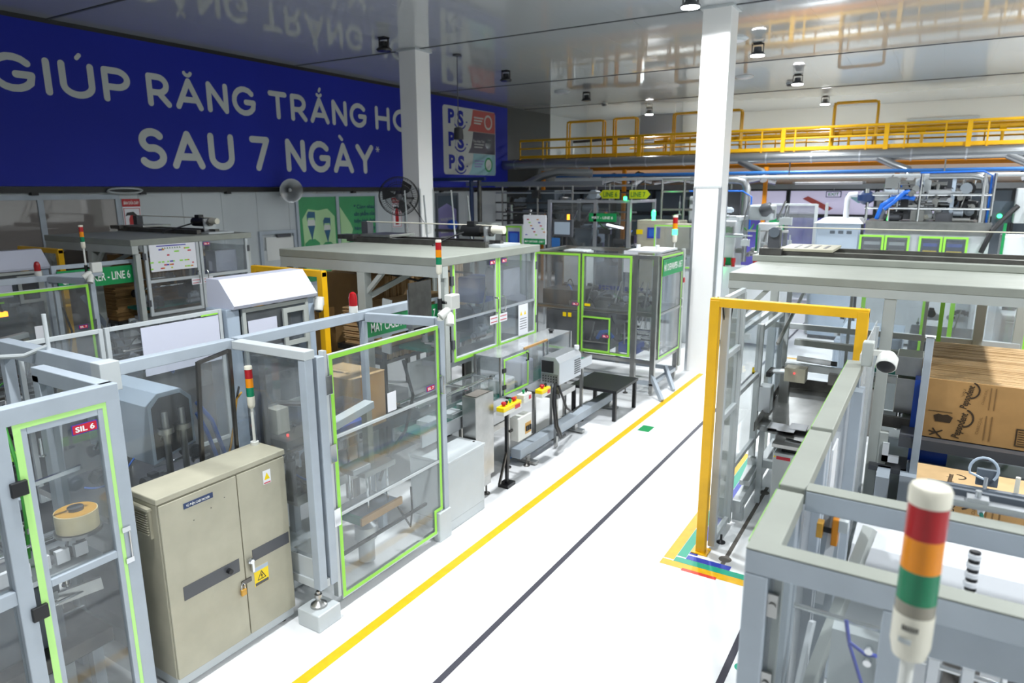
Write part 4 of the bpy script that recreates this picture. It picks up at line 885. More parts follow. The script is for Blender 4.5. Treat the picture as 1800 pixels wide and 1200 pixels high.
# paper masts on erector roof (two A-shaped chrome guides)
t = T('guide_rods', 'four leaning chrome rods standing before the green wall poster', 'rods', (-9.2, 11.0, 2.6))
for i, x in enumerate((-9.5, -9.0, -8.3, -7.9)):
    build(G().bar((x+.35,10.9,2.75), (x-.05,11.3,4.0 if i % 2 == 0 else 3.9), .03), 'rod', 'chrome', t)
build(G().box(-9.4, -7.4, 10.85, 10.95, 2.70, 2.78), 'base_bar', 'dsteel', t)
for x in (-9.3, -7.5): build(G().box(x-.04, x+.04, 10.86, 10.94, 0, 2.7), 'post', 'dsteel', t)

# cardboard stacks (blanks) next to the erectors
def blanks_flat(x0, x1, y0, y1, z0, z1, label, group, n, m='cardboard', jit=.02, seed=1):
    """pile of flat-lying carton blanks, each sheet a part"""
    t = T('carton_stack', label, 'cardboard stack', ((x0+x1)/2, (y0+y1)/2, z0), group); rn = random.Random(seed); h = (z1-z0)/n
    g0 = build(G().box(x0, x1, y0, y1, z0, z0+h*.82), 'carton_blank', m, t); me = g0.data
    for k in range(1, n):
        o = link('carton_blank', me, None, t); o.location = g0.location+Vector((rn.uniform(-jit,jit), rn.uniform(-jit,jit), h*k))
    return t
def blanks_up(x0, x1, y0, y1, z0, z1, label, group, n, seed=1, jit=.012, lean=0.):
    t = T('carton_stack', label, 'cardboard stack', ((x0+x1)/2, (y0+y1)/2, z0), group); rn = random.Random(seed); h = (y1-y0)/n
    mes = []
    for k in range(n):
        if k < 3:
            o = build(G().box(x0, x1, y0+h*k, y0+h*(k+.86), z0, z1), 'carton_blank', ('cardboard', 'cardlight', 'cardlight')[k], t); mes.append(o.data); base = o.location.copy() if k == 0 else base  # lighter sheets outnumber plain ones, standing in for light on their edges
        else:
            o = link('carton_blank', rn.choice(mes), None, t); o.location = base+Vector((0, h*k, 0))
        o.location += Vector((rn.uniform(-jit,jit), 0, rn.uniform(-jit,jit)))
        o.rotation_euler = (lean, 0, 0)
    return t
def pallet(x0, x1, y0, y1, z, label):
    t = T('stack_table', label, 'table', ((x0+x1)/2, (y0+y1)/2, 0)); build(G().box(x0, x1, y0, y1, z-.06, z), 'top', 'dsteel', t)
    for x in (x0+.05, x1-.05):
        for y in (y0+.05, y1-.05): build(G().box(x-.03, x+.03, y-.03, y+.03, 0, z-.06), 'leg', 'dsteel', t)
    return t
blanks_up(-9.05, -7.7, 8.5, 10.9, 1.2, 2.62, 'tall block of upright brown carton blanks behind the line 7 erector leg', 'carton blanks', 60, 3)
pallet(-9.1, -7.72, 8.4, 11.0, 1.18, 'wide steel table carrying the tall brown cardboard block')
blanks_flat(-7.52, -6.72, 7.38, 9.4, 1.742, 2.30, 'pile of flat carton blanks with layered edges under the line 7 erector roof', 'carton blanks', 30, 'cardlight', .04, 5)
t = T('blank_magazine', 'steel magazine with two leaning guide plates holding flat carton blanks', 'machine', (-6.9, 8.3, .7))
build(G().box(-7.6, -6.66, 7.3, 9.45, 1.66, 1.74), 'deck', 'dsteel', t)
for (x, y) in ((-7.5,7.36), (-6.72,7.36), (-7.5,9.35), (-6.72,9.35)): build(G().box(x-.025, x+.025, y-.025, y+.025, 0, 1.66), 'leg', 'dsteel', t)
build(G().bar((-7.0,7.28,1.9), (-7.15,7.25,2.52), .17, .03), 'guide_plate', 'steel', t); build(G().bar((-6.62,7.3,1.7), (-6.52,7.25,2.50), .16, .03), 'guide_plate', 'lgrey', t)
b = T('cardboard_blank_case', 'open brown carton standing left of the flat blank pile', 'box', (-8.0, 7.6, 1.2))
build(G().prism([(-8.28,7.2,1.3), (-7.68,7.2,1.3), (-7.7,7.2,1.9), (-8.0,7.22,2.2), (-8.28,7.2,2.15)], (0,.02,0)), 'side', 'cardboard', b); build(G().prism([(-8.28,7.22,1.3), (-8.28,7.9,1.3), (-8.28,7.9,2.15), (-8.28,7.22,2.15)], (.02,0,0)), 'side', 'cardboard', b)
build(G().box(-8.28, -7.68, 7.22, 7.9, 1.281, 1.3), 'bottom', 'cardboard', b)
pallet(-8.28, -7.7, 7.22, 7.9, 1.28, 'small steel stand under the open brown carton')

# yellow light-curtain frame line 7 and line 6
def yframe(x0, x1, y, z1, label, base=0.0):
    t = T('light_curtain', label, 'safety frame', ((x0+x1)/2, y, base))
    for x in (x0, x1):
        build(G().box(x-.05, x+.05, y-.05, y+.05, base, z1-.02), 'post', 'yellow', t, bev=.006)
        build(G().box(x-.09, x+.09, y-.09, y+.09, base, base+.015), 'foot_plate', 'yellow', t)
    build(G().box(x0-.05, x1+.05, y-.045, y+.045, z1-.09, z1), 'top_bar', 'yellow', t, bev=.006)
    for x in (x0, x1):
        for s in (-.02, .02): build(G().cyl((x+s, y, z1), (x+s, y, z1+.012), .010, 8), 'bolt', 'chrome', t)
    return t
t = yframe(-8.62, -7.23, 6.72, 2.92, 'yellow light curtain frame between lines 6 and 7')
yframe(-15.72, -14.23, 6.68, 2.94, 'dim yellow light curtain frame at the far left')

# ================================================================== CONVEYOR, CONTROLS AND FLOOR BEAM
t = T('infeed_conveyor', 'clear-covered steel conveyor running from case packer to the acrylic tunnel', 'conveyor', (-5.2, 7.8, 0))
build(G().box(-5.375, -4.98, 6.02, 10.7, 1.04, 1.10), 'bed', 'steel', t); 
for x in (-5.39, -4.96): build(G().bar((x,6.0,1.08), (x,10.75,1.08), .03, .16), 'side_rail', 'alu', t)
build(G().box(-5.37, -5.0, 6.1, 10.7, 1.10, 1.112), 'belt', 'belt', t)
for y in (7.35, 8.05, 9.4, 10.5):
    for x in (-5.35, -5.02): build(G().box(x-.025, x+.025, y-.025, y+.025, .05, 1.02), 'leg', 'steel', t)
feet(t, [(x, y) for y in (7.35, 8.05, 9.4, 10.5) for x in (-5.35, -5.02)], .08)
build(G().box(-5.385, -4.98, 6.02, 7.72, 1.452, 1.46), 'cover_top', 'clear', t); build(G().box(-4.985, -4.977, 6.02, 7.72, 1.17, 1.451), 'cover_side', 'clear', t)
for x in (-5.36, -5.32, -5.06, -5.02): build(G().cyl((x,6.05,1.48), (x,7.70,1.48), .013, 8), 'cover_rod', 'chrome', t, smooth=True)
for y in (6.2, 7.0, 7.6): build(G().bar((-5.39,y,1.472), (-4.97,y,1.472), .022), 'cover_strap', 'alu', t)
build(G().bar((-4.97,6.8,.75), (-4.97,7.9,.75), .03, .08), 'lower_rail', 'steel', t)
for (x, y) in ((-5.24,6.5), (-5.16,6.9), (-5.2,7.3)): build(G().box(x-.1, x+.1, y-.12, y+.12, 1.113, 1.17), 'carton_pack', 'white', t)
build(G().cyl((-5.1,7.1,1.43), (-5.06,7.14,1.44), .03, 8), 'red_tab', 'tagred', t)
t = T('acrylic_tunnel', 'clear acrylic tunnel with small green-taped door over the conveyor', 'machine guard', (-5.2, 8.8, 1.1))
A0, A1, B0, B1, H0, H1 = -5.375, -4.95, 7.75, 9.9, 1.17, 1.74
build(G().box(A0, A1, B0, B1, H1-.008, H1), 'top_pane', 'film', t); build(G().box(A0, A0+.008, B0, B1, H0, H1), 'rear_pane', 'clear2', t); build(G().box(A1-.008, A1, 8.55, B1, H0, H1), 'front_pane', 'clear2', t); build(G().box(A0, A1, B1-.008, B1, H0, H1), 'end_pane', 'clear2', t)  # milky top pane paints in the lamp glare on the acrylic
build(G().box(A0, A1, B0, B0+.008, 1.42, H1-.01), 'inlet_pane', 'clear2', t)
for (x, y) in ((A0,B0), (A1,B0), (A1,9.0), (A1,B1), (A0,B1)): build(G().box(x-.015, x+.015, y-.015, y+.015, H0-.005, H1), 'corner_strip', 'steel', t)
build(G().bar((A1,8.4,H1), (A1,9.1,H1), .03), 'brown_strip', 'cardboard', t)
d = guard(t, 'X', A1+.008, 7.82, 8.5, 1.175, 1.70, 1, fw=.02, name='door', fm='lgrey', pane='clear', tape=True, tw=.03, th=.012)
for z in (1.3, 1.54): build(G().box(A1+.012, A1+.03, 7.78, 7.86, z-.03, z+.03), 'hinge', 'black', d)
build(G().tube([(A1+.01,8.44,1.56), (A1+.05,8.44,1.57), (A1+.05,8.44,1.67), (A1+.01,8.44,1.68)], .012), 'handle', 'black', d, smooth=True)
build(G().lathe((-5.15,9.6,H1), [(.03,0),(.03,.02),(.05,.05),(.04,.06)], n=12), 'top_knob', 'black', t, smooth=True)
t = T('product_bundle', 'white film-wrapped bundles inside the acrylic tunnel', 'bundle', (-5.2, 8.3, 1.113), 'wrapped bundles')
build(G().box(-5.34, -5.04, 8.0, 8.3, 1.114, 1.34), 'film', 'white', t, bev=.03)
t = T('product_bundle', 'film-wrapped bundle farther inside the acrylic tunnel, by the motor', 'bundle', (-5.2, 8.8, 1.113), 'wrapped bundles')
build(G().box(-5.34, -5.04, 8.5, 8.85, 1.114, 1.5), 'film', 'board', t, bev=.03)
t = T('steel_control_box', 'narrow brushed steel box with a rusty top beside the low cabinet', 'control box', (-4.83, 6.95, 0))
build(G().box(-4.93, -4.72, 6.80, 7.22, .30, 1.44), 'body', 'steel', t, bev=.006); build(G().box(-4.91, -4.74, 6.84, 7.16, 1.441, 1.446), 'rusty_top', 'dust', t); build(G().box(-4.92, -4.75, 6.82, 7.18, .16, .30), 'foot_plate', 'steel', t)
for y in (6.86, 7.14): build(G().lathe((-4.8,y,0), [(.05,0),(.05,.015),(.012,.03),(.012,.17)], n=14), 'levelling_foot', 'dsteel', t, smooth=True)
def button_box(x, y0, y1, z, label, btn, m='ywarn'):
    t = T('button_box', label, 'control panel', (x, (y0+y1)/2, z)); build(G().box(x-.06, x+.06, y0, y1, z, z+.055), 'base', 'plastic', t, bev=.006)
    build(G().box(x-.06, x+.06, y0, y1, z+.055, z+.115), 'cover', m, t, bev=.008)
    for (f, mm, r) in btn:
        y = y0+(y1-y0)*f; build(G().lathe((x,y,z+.115), [(r*.6,0),(r*.6,.02),(r,.025),(r,.045),(r*.7,.055)], n=16), 'push_button', mm, t, smooth=True)
    build(G().box(x+.061, x+.064, y0+(y1-y0)*.62, y0+(y1-y0)*.9, z+.03, z+.085), 'tag', 'tagred', t)
    return t
t = button_box(-4.66, 7.28, 7.74, 1.08, 'yellow push-button box with red mushroom buttons by the steel control box', ((.2,'red',.035), (.36,'black',.02), (.55,'sign',.022), (.75,'red',.03), (.86,'orange',.02)))
build(G().box(-4.71, -4.67, 7.47, 7.51, .05, 1.08), 'stand', 'black', t); build(G().box(-4.78, -4.62, 7.4, 7.6, .0, .05), 'stand_foot', 'black', t); build(G().bar((-4.69,7.3,.1), (-4.69,7.48,.5), .03), 'stand_brace', 'dsteel', t)
t = button_box(-4.66, 7.80, 8.02, 1.12, 'white box with green button beside the yellow push-button box', ((.4,'sign',.022), (.75,'black',.02)), 'plastic')
build(G().bar((-4.7,7.9,1.125), (-4.944,7.9,1.125), .03), 'arm', 'black', t)
t = button_box(-4.66, 8.32, 8.58, 1.06, 'yellow stop button box under the motor housing', ((.4,'red',.035), (.8,'black',.02)))
build(G().bar((-4.7,8.45,1.08), (-4.944,8.45,1.08), .03), 'arm', 'dsteel', t)
t = T('switch_box', 'white switch box with three black rocker switches on yellow', 'control box', (-4.64, 7.8, .6))
build(G().box(-4.72, -4.58, 7.62, 7.98, .62, .95), 'body', 'plastic', t, bev=.008); build(G().box(-4.579, -4.577, 7.80, 7.96, .68, .84), 'yellow_plate', 'tape_roll', t)
for k in range(3): build(G().box(-4.577, -4.56, 7.815+.05*k, 7.845+.05*k, .72, .79), 'rocker', 'black', t)
build(G().bar((-4.68,7.55,.78), (-4.68,7.62,.78), .03), 'bracket', 'dsteel', t)
t = T('motor_housing', 'ribbed metal motor housing on a post beside the acrylic tunnel', 'motor', (-4.75, 9.2, 1.0))
build(G().prism([(-4.92,8.85,1.12), (-4.60,8.85,1.12), (-4.60,8.85,1.46), (-4.67,8.85,1.54), (-4.88,8.85,1.54), (-4.92,8.85,1.5)], (0,.75,0)), 'casing', 'alu', t, bev=.006)
for k in range(7): build(G().box(-4.601, -4.593, 9.36, 9.56, 1.18+.035*k, 1.195+.035*k), 'cooling_slot', 'dgrey', t)
build(G().box(-4.9, -4.7, 8.835, 8.85, 1.30, 1.48), 'fan_grille', 'black', t); build(G().box(-4.9, -4.62, 8.838, 8.85, 1.14, 1.28), 'perforated_plate', 'steel', t)
for k in range(6):
    for j in range(3): build(G().cyl((-4.87+.045*k,8.836,1.165+.04*j), (-4.87+.045*k,8.83,1.165+.04*j), .010, 6), 'hole', 'black', t)
build(G().cyl((-4.78,9.15,.95), (-4.78,9.15,1.12), .05), 'neck', 'beige', t, smooth=True); build(G().box(-4.9, -4.65, 8.9, 9.5, .88, .96), 'mount', 'steel', t); build(G().cyl((-4.66,9.55,1.54), (-4.66,9.55,1.60), .04), 'lamp', 'white', t)
build(G().box(-4.81, -4.76, 9.08, 9.13, .02, .9), 'post', 'steel', t)
for k, o in enumerate((0, .05)): build(G().tube([(-4.66,8.82,1.15), (-4.62,8.7+o,.9), (-4.6,8.75+o,.5), (-4.62,8.95+o,.25), (-4.75,9.3+o,.15)], .022), 'cable', 'black', t, smooth=True)
build(G().tube([(-4.64,8.9,1.1), (-4.6,9.1,.7), (-4.7,9.5,.5), (-4.8,10.0,.45)], .018), 'cable', 'black', t, smooth=True)
t = T('floor_beam', 'long grey steel beam lying low along the machines by the aisle', 'beam', (-4.95, 9.9, 0))
build(G().box(-5.04, -4.86, 8.15, 11.75, .12, .27), 'beam', 'grey', t, bev=.01)
for y in (8.35, 9.95, 11.4): build(G().box(-5.0, -4.7, y-.05, y+.05, .02, .06).box(-4.92, -4.84, y-.05, y+.05, .05, .13), 'foot', 'steel', t)
feet(t, ((-4.82, 8.25),), .13); build(G().box(-5.12, -5.06, 8.1, 11.0, .08, .12), 'cable_duct', 'bluepaint', t)
t = T('low_table', 'low black steel table beside the overwrapper feet', 'table', (-4.8, 11.0, 0))
build(G().box(-5.35, -4.45, 10.72, 11.75, .52, .57), 'top', 'black', t)
for (x, y) in ((-5.3,10.77), (-4.5,10.77), (-5.3,11.7), (-4.5,11.7)): build(G().box(x-.03, x+.03, y-.03, y+.03, 0, .52), 'leg', 'black', t)

# ================================================================== OVERWRAPPER (LINE 7)
t = T('overwrapper', 'overwrapper machine in a steel frame with bright green taped clear doors', 'machine', (-5.8, 13.3, 0))
OX0, OX1, OY0, OY1, OZ0, OZ1 = -7.15, -4.45, 12.6, 14.0, .66, 2.77
for (x, y) in ((OX0,OY0), (-4.90,OY0), (OX1-.04,OY0), (OX1-.04,OY1), (OX0,OY1), (-6.04,OY0), (-5.8,OY1)): build(G().box(x-.05, x+.05, y-.04, y+.04, .2, OZ1), 'post', 'steel', t, bev=.005)
for y in (OY0, OY1):
    for z, m in ((OZ1-.04, 'steel'), (OZ0, 'steel'), (.24, 'grey'), (1.62, 'steel')): rail(t, (OX0,y,z), (OX1,y,z), .07, .08, m)
for x in (OX0, OX1-.04):
    for z in (OZ1-.04, OZ0, .24): rail(t, (x,OY0,z), (x,OY1,z), .07, .08, 'steel' if z > .3 else 'grey')
for i, (a, b) in enumerate(((-7.12, -6.06), (-6.02, -4.95))): guard(t, 'Y', OY0-.06, a, b, .74, 2.75, -1, fw=.05, name='door', fm='steel', pane='clear2', tape=True, tw=.045, mids=(1.62,))
d = guard(t, 'Y', OY0-.10, -6.0, -5.36, .78, 1.5, -1, fw=.03, name='small_door', fm='steel', pane=None, tape=True, tw=.035, mids=(.98,), th=.03)
sil_tag(t, 'Y', OY0-.09, -6.15, 1.72, -1, .14); sil_tag(t, 'Y', OY0-.125, -5.45, 1.12, -1, .14)
build(G().box(-5.95, -5.82, OY0-.092, OY0-.09, 1.70, 1.75), 'yellow_label', 'ywarn', t)
for x in (-6.4, -6.28): build(G().box(x-.04, x+.04, OY0-.092, OY0-.09, 1.44, 1.53), 'yellow_label', 'ywarn', t)
build(G().box(-4.84, -4.55, OY0-.004, OY0+.004, .72, 2.7), 'corner_pane', 'clear2', t)
d = guard(t, 'X', OX1+.02, 12.68, 13.95, .72, 2.75, 1, fw=.05, name='side_door', fm='steel', pane='hazy', tape=True, tw=.035, mids=(1.62,), handle=(13.85, 1.7))
build(G().box(OX1+.05, OX1+.055, 12.72, 13.93, 2.36, 2.68), 'sign_board', 'sign', t); text('MÁY OVERWRAPPER - LINE 7', 'lettering', 'signtxt', t, (OX1+.057, 12.77, 2.46), (0,1,0), (0,0,1), .13, 1.1, bold=.015)
build(G().box(OX1-.02, OX1+.04, 14.02, 14.12, .3, 2.8), 'end_post', 'egrey', t); build(G().box(OX1+.04, OX1+.06, 14.03, 14.11, 2.1, 2.2), 'red_switch', 'red', t)
build(G().box(OX0, OX1, OY1-.004, OY1+.004, .72, 2.7), 'rear_pane', 'clear2', t)
build(G().box(OX0+.05, OX1-.1, OY0+.1, OY1-.1, 1.55, 1.6), 'deck', 'dsteel', t); build(G().box(OX0+.1, -6.2, OY0+.15, OY1-.2, 1.60, 1.95), 'side_cover', 'dsteel', t, bev=.01)
build(G().box(OX0+.1, -5.6, OY0+.3, OY1-.1, .70, 1.5), 'gear_case', 'dgrey', t, bev=.02); build(G().box(-6.95, -6.45, 13.5, 13.9, 1.75, 2.72), 'panel_box', 'lgrey', t, bev=.02); build(G().box(-6.44, -6.40, 13.52, 13.88, 1.78, 2.70), 'panel_door', 'lgrey', t)
clutter(t, -7.0, -4.8, 12.75, 13.8, 1.65, 2.0, 60, 41, ('steel', 'dsteel', 'alu', 'chrome', 'black'))
clutter(t, -6.0, -4.7, 12.75, 13.7, .75, 1.5, 40, 42, ('steel', 'dgrey', 'alu', 'chrome', 'black'))
build(G().tube([(-5.75,12.75,1.0), (-5.65,12.7,1.15), (-5.5,12.7,1.18), (-5.4,12.75,1.05)], .04), 'blue_hose', 'bluehose', t, smooth=True)
build(G().box(-5.3, -4.9, 12.8, 13.2, .75, .95), 'blue_tray', 'blue', t)
for (x, y) in ((-7.1,12.6), (-5.8,12.6), (-4.5,12.6), (-4.5,13.95)): build(G().box(x-.04, x+.04, y-.04, y+.04, .03, .24), 'leg', 'steel', t)
for p, q in (((-4.52,12.62,.42), (-4.16,12.3,.02)), ((-4.5,13.4,.42), (-4.2,13.1,.02))): build(G().bar(p, q, .06, .10), 'stay', 'grey', t)
feet(t, ((-5.0, 12.5), (-7.1, 12.5)), .2)
build(G().box(-5.25, -4.55, 13.0, 14.0, 2.78, 2.82), 'roof_plate', 'white', t)
for x in (-5.1, -4.7): build(G().cyl((x,13.2,2.82), (x,13.2,2.92), .04), 'roof_knob', 'white', t, smooth=True)
build(G().box(-5.72, -5.4, 13.96, 13.965, 2.25, 2.72), 'instruction_sheet', 'paper', t); [build(G().box(-6.0+.085*k, -5.935+.085*k, 13.3, 13.305, 1.94, 2.03), 'blue_mark', 'tape_blue', t) for k in range(12) if k not in (6, 9)]
tower_light((-5.35, 16.2), 2.4, 2.75, 3.4, .06, 'tower light with glowing green lens behind the overwrapper', lit=0, base=True)
pallet(-5.6, -5.1, 16.0, 16.4, 2.4, 'tall grey stand carrying the glowing green tower light')

# ================================================================== LINE 6: the same machines one bay further left
OFF = (-7.0, -.08, 0)
for nm, lab in (('overhead_frame', 'dim grey overhead beam frame of line 6 at the far left'), ('hooded_unit', 'pale sloped hood on a grey cabinet at the far left edge'),
                ('case_packer', 'line 6 case packer enclosure with green-taped clear door at far left'), ('box_lift', 'dark pick and place gear behind the line 6 clear door'),
                ('signal_tower.001', 'thin tower light on the line 6 case packer corner'), ('security_floodlight', 'white spot heads with box on the line 6 tower pole'),
                ('warning_beacon', 'small red beacon on the line 6 overhead beam'), ('packing_head', 'shroud and cylinders of line 6 behind its overhead beam')):
    dup(bpy.data.objects[nm], OFF, lab)
t = T('machine_sign', 'green sign board reading CASEPACKER LINE 6 in a grey frame', 'sign', (-12.6, 6.5, 1.0))
build(G().box(-12.65, -12.63, 5.84, 7.14, 2.36, 2.68), 'board', 'sign', t); text('CASEPACKER - LINE 6', 'lettering', 'signtxt', t, (-12.628, 5.90, 2.45), (0,1,0), (0,0,1), .145, 1.18, bold=.012)
build(G().rim('X', -12.68, 5.78, 7.24, 1.0, 2.78, .07, -.02, .02), 'frame', 'grey', t)
for y in (5.82, 7.2): build(G().box(-12.70, -12.66, y-.035, y+.035, 0, 1.0), 'leg', 'grey', t)
build(G().bar((-12.85,6.3,2.2), (-12.5,6.9,.9), .08), 'slanted_bar', 'slate', t)
t = T('amber_lamp', 'small amber light on a bent black stalk behind the line 6 clear door', 'lamp', (-11.8, 4.3, 0))
build(G().tube([(-11.8,4.2,0), (-11.8,4.2,2.0), (-11.79,4.28,2.3), (-11.78,4.45,2.42), (-11.78,4.6,2.36), (-11.78,4.62,2.25)], .02), 'lamp_stalk', 'black', t, smooth=True); build(G().box(-11.82, -11.75, 4.56, 4.68, 2.18, 2.25), 'amber_light', 'ledorange', t)
blanks_up(-16.0, -14.76, 8.5, 10.6, 1.2, 2.6, 'dark block of upright carton blanks behind the line 6 erector', 'carton blanks', 50, 8)
pallet(-16.1, -14.74, 8.4, 10.7, 1.18, 'steel table under the dark line 6 cardboard block')
blanks_flat(-14.45, -13.72, 7.35, 9.2, 1.482, 2.15, 'pile of flat carton blanks inside the line 6 erector', 'carton blanks', 30, 'cardboard', .02, 9)
pallet(-14.56, -13.64, 7.3, 9.3, 1.48, 'steel table inside the line 6 erector')
# low machines between lines seen behind the rear guard
for i, (x0, x1, y0, y1, h) in enumerate(((-9.6, -8.2, 3.0, 4.6, 1.6), (-9.9, -8.6, 4.9, 6.2, 1.8), (-11.2, -10.0, 7.6, 9.6, 1.5))):
    t = T('transfer_unit', ('dark transfer unit with rods behind the first clear rear panel', 'dark transfer unit behind the blank white board', 'steel transfer unit behind the yellow light curtain frame')[i], 'machine', ((x0+x1)/2, (y0+y1)/2, 0))
    build(G().box(x0, x1, y0, y1, 0, h*.7), 'base', 'dgrey', t, bev=.02); build(G().box(x0-.05, x1+.05, y0, y1, h*.7, h*.74), 'deck', 'dsteel', t)
    clutter(t, x0, x1, y0, y1, h*.8, h+.3, 26, 60+i)
    for k in range(5): build(G().bar((x0,y0+.1,h*.8+.12*k), (x0+.1,y1-.1,h*.8+.12*k), .03), 'guide_rail', 'dsteel', t)

# ================================================================== RIGHT: GATE, SCREENS, ERECTOR, FENCE, FOREGROUND FRAME
yframe(-1.88, -.50, 7.13, 2.90, 'yellow light curtain gate beside the aisle on the right', 0.0)
t = T('side_screen', 'row of tall clear screens in grey posts behind the yellow gate post', 'machine guard', (-1.8, 8.4, 0))
for y in (7.28, 7.95, 9.1, 10.6): build(G().box(-1.84, -1.76, y-.04, y+.04, .03, 2.86 if y < 8.5 else 2.3), 'post', 'lgrey', t, bev=.005)
rail(t, (-1.80,7.24,2.88), (-1.80,8.0,2.88), .05, m='lgrey')
for (a, b, z0, z1) in ((7.32, 7.91, .1, 1.5), (7.32, 7.91, 1.56, 2.2), (7.32, 7.91, 2.26, 2.84), (7.99, 9.06, .75, 1.6), (7.99, 9.06, 1.66, 2.5), (9.14, 10.56, .75, 2.2)):
    build(G().box(-1.803, -1.797, a, b, z0, z1), 'pane', 'clear', t)
for (a, b, z) in ((7.3,7.93,1.53), (7.3,7.93,2.23), (7.97,9.08,1.63), (7.97,9.08,.72), (7.97,9.08,2.52), (9.1,10.6,2.22), (9.1,10.6,.72), (7.3,7.93,.08)): rail(t, (-1.80,a,z), (-1.80,b,z), .05, .06, 'lgrey')
build(G().bar((-1.70,8.3,.42), (-1.78,9.4,.42), .12, .06), 'base_beam', 'lgrey', t); build(G().bar((-1.72,8.0,.22), (-1.72,10.4,.25), .10, .16), 'base_beam', 'lgrey', t)
for y in (8.15, 9.2): build(G().box(-1.78, -1.66, y-.05, y+.05, 0, .2), 'foot', 'lgrey', t)
build(G().bar((-1.80,8.9,.5), (-1.0,8.9,.5), .08, .1), 'cross_beam', 'lgrey', t)
build(G().tube([(-1.83,7.2,2.84), (-1.81,7.26,2.6), (-1.78,7.34,2.55), (-1.76,7.36,2.8)], .008), 'sensor_cable', 'black', t, smooth=True)
feet(t, ((-1.74, 7.45),), .1, 'black')
build(G().box(-1.75, -1.73, 8.5, 8.53, 1.78, 1.86).box(-1.75, -1.73, 8.5, 8.6, 1.78, 1.80), 'yellow_corner_mark', 'ywarn', t)
# right erector with roof drive
t = T('roof_frame_machine', 'wide pale carton machine with flat roof on the right of the aisle', 'machine', (.3, 9.3, 0))
build(G().box(-1.98, 1.08, 8.0, 10.6, 2.98, 3.07), 'top_slab', 'roofgrey', t, bev=.008); build(G().box(-1.98, 1.08, 8.0, 8.1, 2.89, 2.98), 'top_beam', 'egrey', t)
build(G().box(-2.05, 1.08, 9.45, 10.7, 3.07, 3.15), 'upper_slab', 'roofgrey', t, bev=.008)
for x, y in ((-1.92,8.07), (-.33,8.07), (-1.92,10.5), (.6,10.5), (1.02,10.55)): build(G().box(x-.055, x+.055, y-.05, y+.05, .02, 2.89 if y < 9 else 2.98), 'leg', 'egrey', t, bev=.006)
build(G().bar((-1.9,8.06,2.5), (-1.55,8.06,2.9), .05), 'gusset', 'egrey', t)
build(G().box(-.28, -.2, 8.0, 8.1, 1.1, 1.45), 'leg_block', 'egrey', t)
for (x0, x1) in ((-1.85, .53), (.67, .95)):
    for (z0, z1) in ((2.1, 2.9), (1.0, 2.0)): build(G().box(x0, x1, 10.497, 10.503, z0, z1), 'rear_pane', 'clear2', t)
for z in (2.05, .95): rail(t, (-1.9,10.5,z), (1.05,10.5,z), .06, .08, 'lgrey')
for x in (-.9, 0.0): rail(t, (x,10.5,1.0), (x,10.5,2.95), .04, m='lgrey')
rail(t, (-1.92,8.1,2.28), (-1.92,10.5,2.28), .06, m='lgrey'); rail(t, (-1.62,9.9,.1), (-1.62,9.9,2.95), .06, m='lgrey', name='upright'); rail(t, (-1.55,8.9,2.1), (-1.5,10.4,2.6), .04, m='steel', name='slant_rod')
build(G().bar((-1.5,9.3,1.75), (0.2,9.3,1.72), .10, .08), 'cross_beam', 'lgrey', t); build(G().bar((-1.5,9.9,1.95), (0.2,9.9,1.92), .10, .08), 'cross_beam', 'egrey', t)
build(G().cyl((-1.35,9.2,1.88), (-.95,9.2,1.86), .035), 'white_roller', 'white', t, smooth=True); build(G().cyl((-.95,9.2,1.86), (-.88,9.2,1.86), .03), 'roller_end', 'black', t); build(G().bar((-.7,9.3,1.83), (.1,9.3,1.80), .04), 'green_strip', 'belt', t)
build(G().box(-1.45, -1.2, 8.95, 9.15, 1.62, 1.80), 'solenoid_block', 'beige', t, bev=.008)
for k in range(3): build(G().cyl((-1.65,9.02+.05*k,1.70), (-1.45,9.02+.05*k,1.72), .02), 'solenoid', 'alu', t, smooth=True)
build(G().box(-1.66, -1.6, 8.9, 9.2, 1.66, 1.72), 'rubber_end', 'black', t); build(G().cyl((-1.33,8.94,1.74), (-1.33,8.935,1.74), .01), 'led', 'ledred', t)
build(G().bar((-.85,9.1,1.72), (-.35,9.15,1.75), .08, .06), 'clear_arm', 'steel', t); build(G().box(-.95, -.83, 9.05, 9.17, 1.62, 1.75), 'arm_block', 'dsteel', t)
build(G().box(-.85, -.35, 9.45, 9.9, .9, 1.55), 'steel_hopper', 'steel', t, bev=.02); build(G().lathe((-.8,9.35,1.3), [(.06,0),(.09,.12),(.09,.18)], n=16), 'cup', 'dgrey', t, smooth=True)
build(G().box(-1.62, -1.5, 9.7, 9.82, .3, 1.6), 'inner_post', 'steel', t); build(G().box(-1.75, -1.6, 9.0, 9.2, 1.15, 1.5), 'valve_box', 'alu', t, bev=.01)
for (x0, x1, z0, z1) in ((-.2, .05, 1.55, 1.95), (-.22, .03, 1.98, 2.2)): build(G().box(x0, x1, 8.5, 8.9, z0, z1), 'steel_box', 'steel', t, bev=.006)
build(G().bar((-.3,8.3,1.5), (.1,8.35,1.48), .06, .12), 'steel_bar', 'dsteel', t)
build(G().cyl((0.0,8.2,1.25), (.35,8.2,1.25), .13, 22), 'blue_motor', 'blue', t, smooth=True); build(G().box(-.02, .2, 8.3, 8.5, 1.3, 2.0), 'blue_panel', 'blue', t)
build(G().box(-.24, -.18, 7.95, 8.0, 1.15, 1.35).box(-.24, -.08, 7.95, 8.0, 1.15, 1.22), 'white_angle', 'white', t); build(G().box(-.35, .1, 7.9, 8.35, 1.05, 1.1), 'shelf', 'dgrey', t)
clutter(t, -.2, 1.6, 9.0, 10.3, 1.1, 1.9, 30, 71)
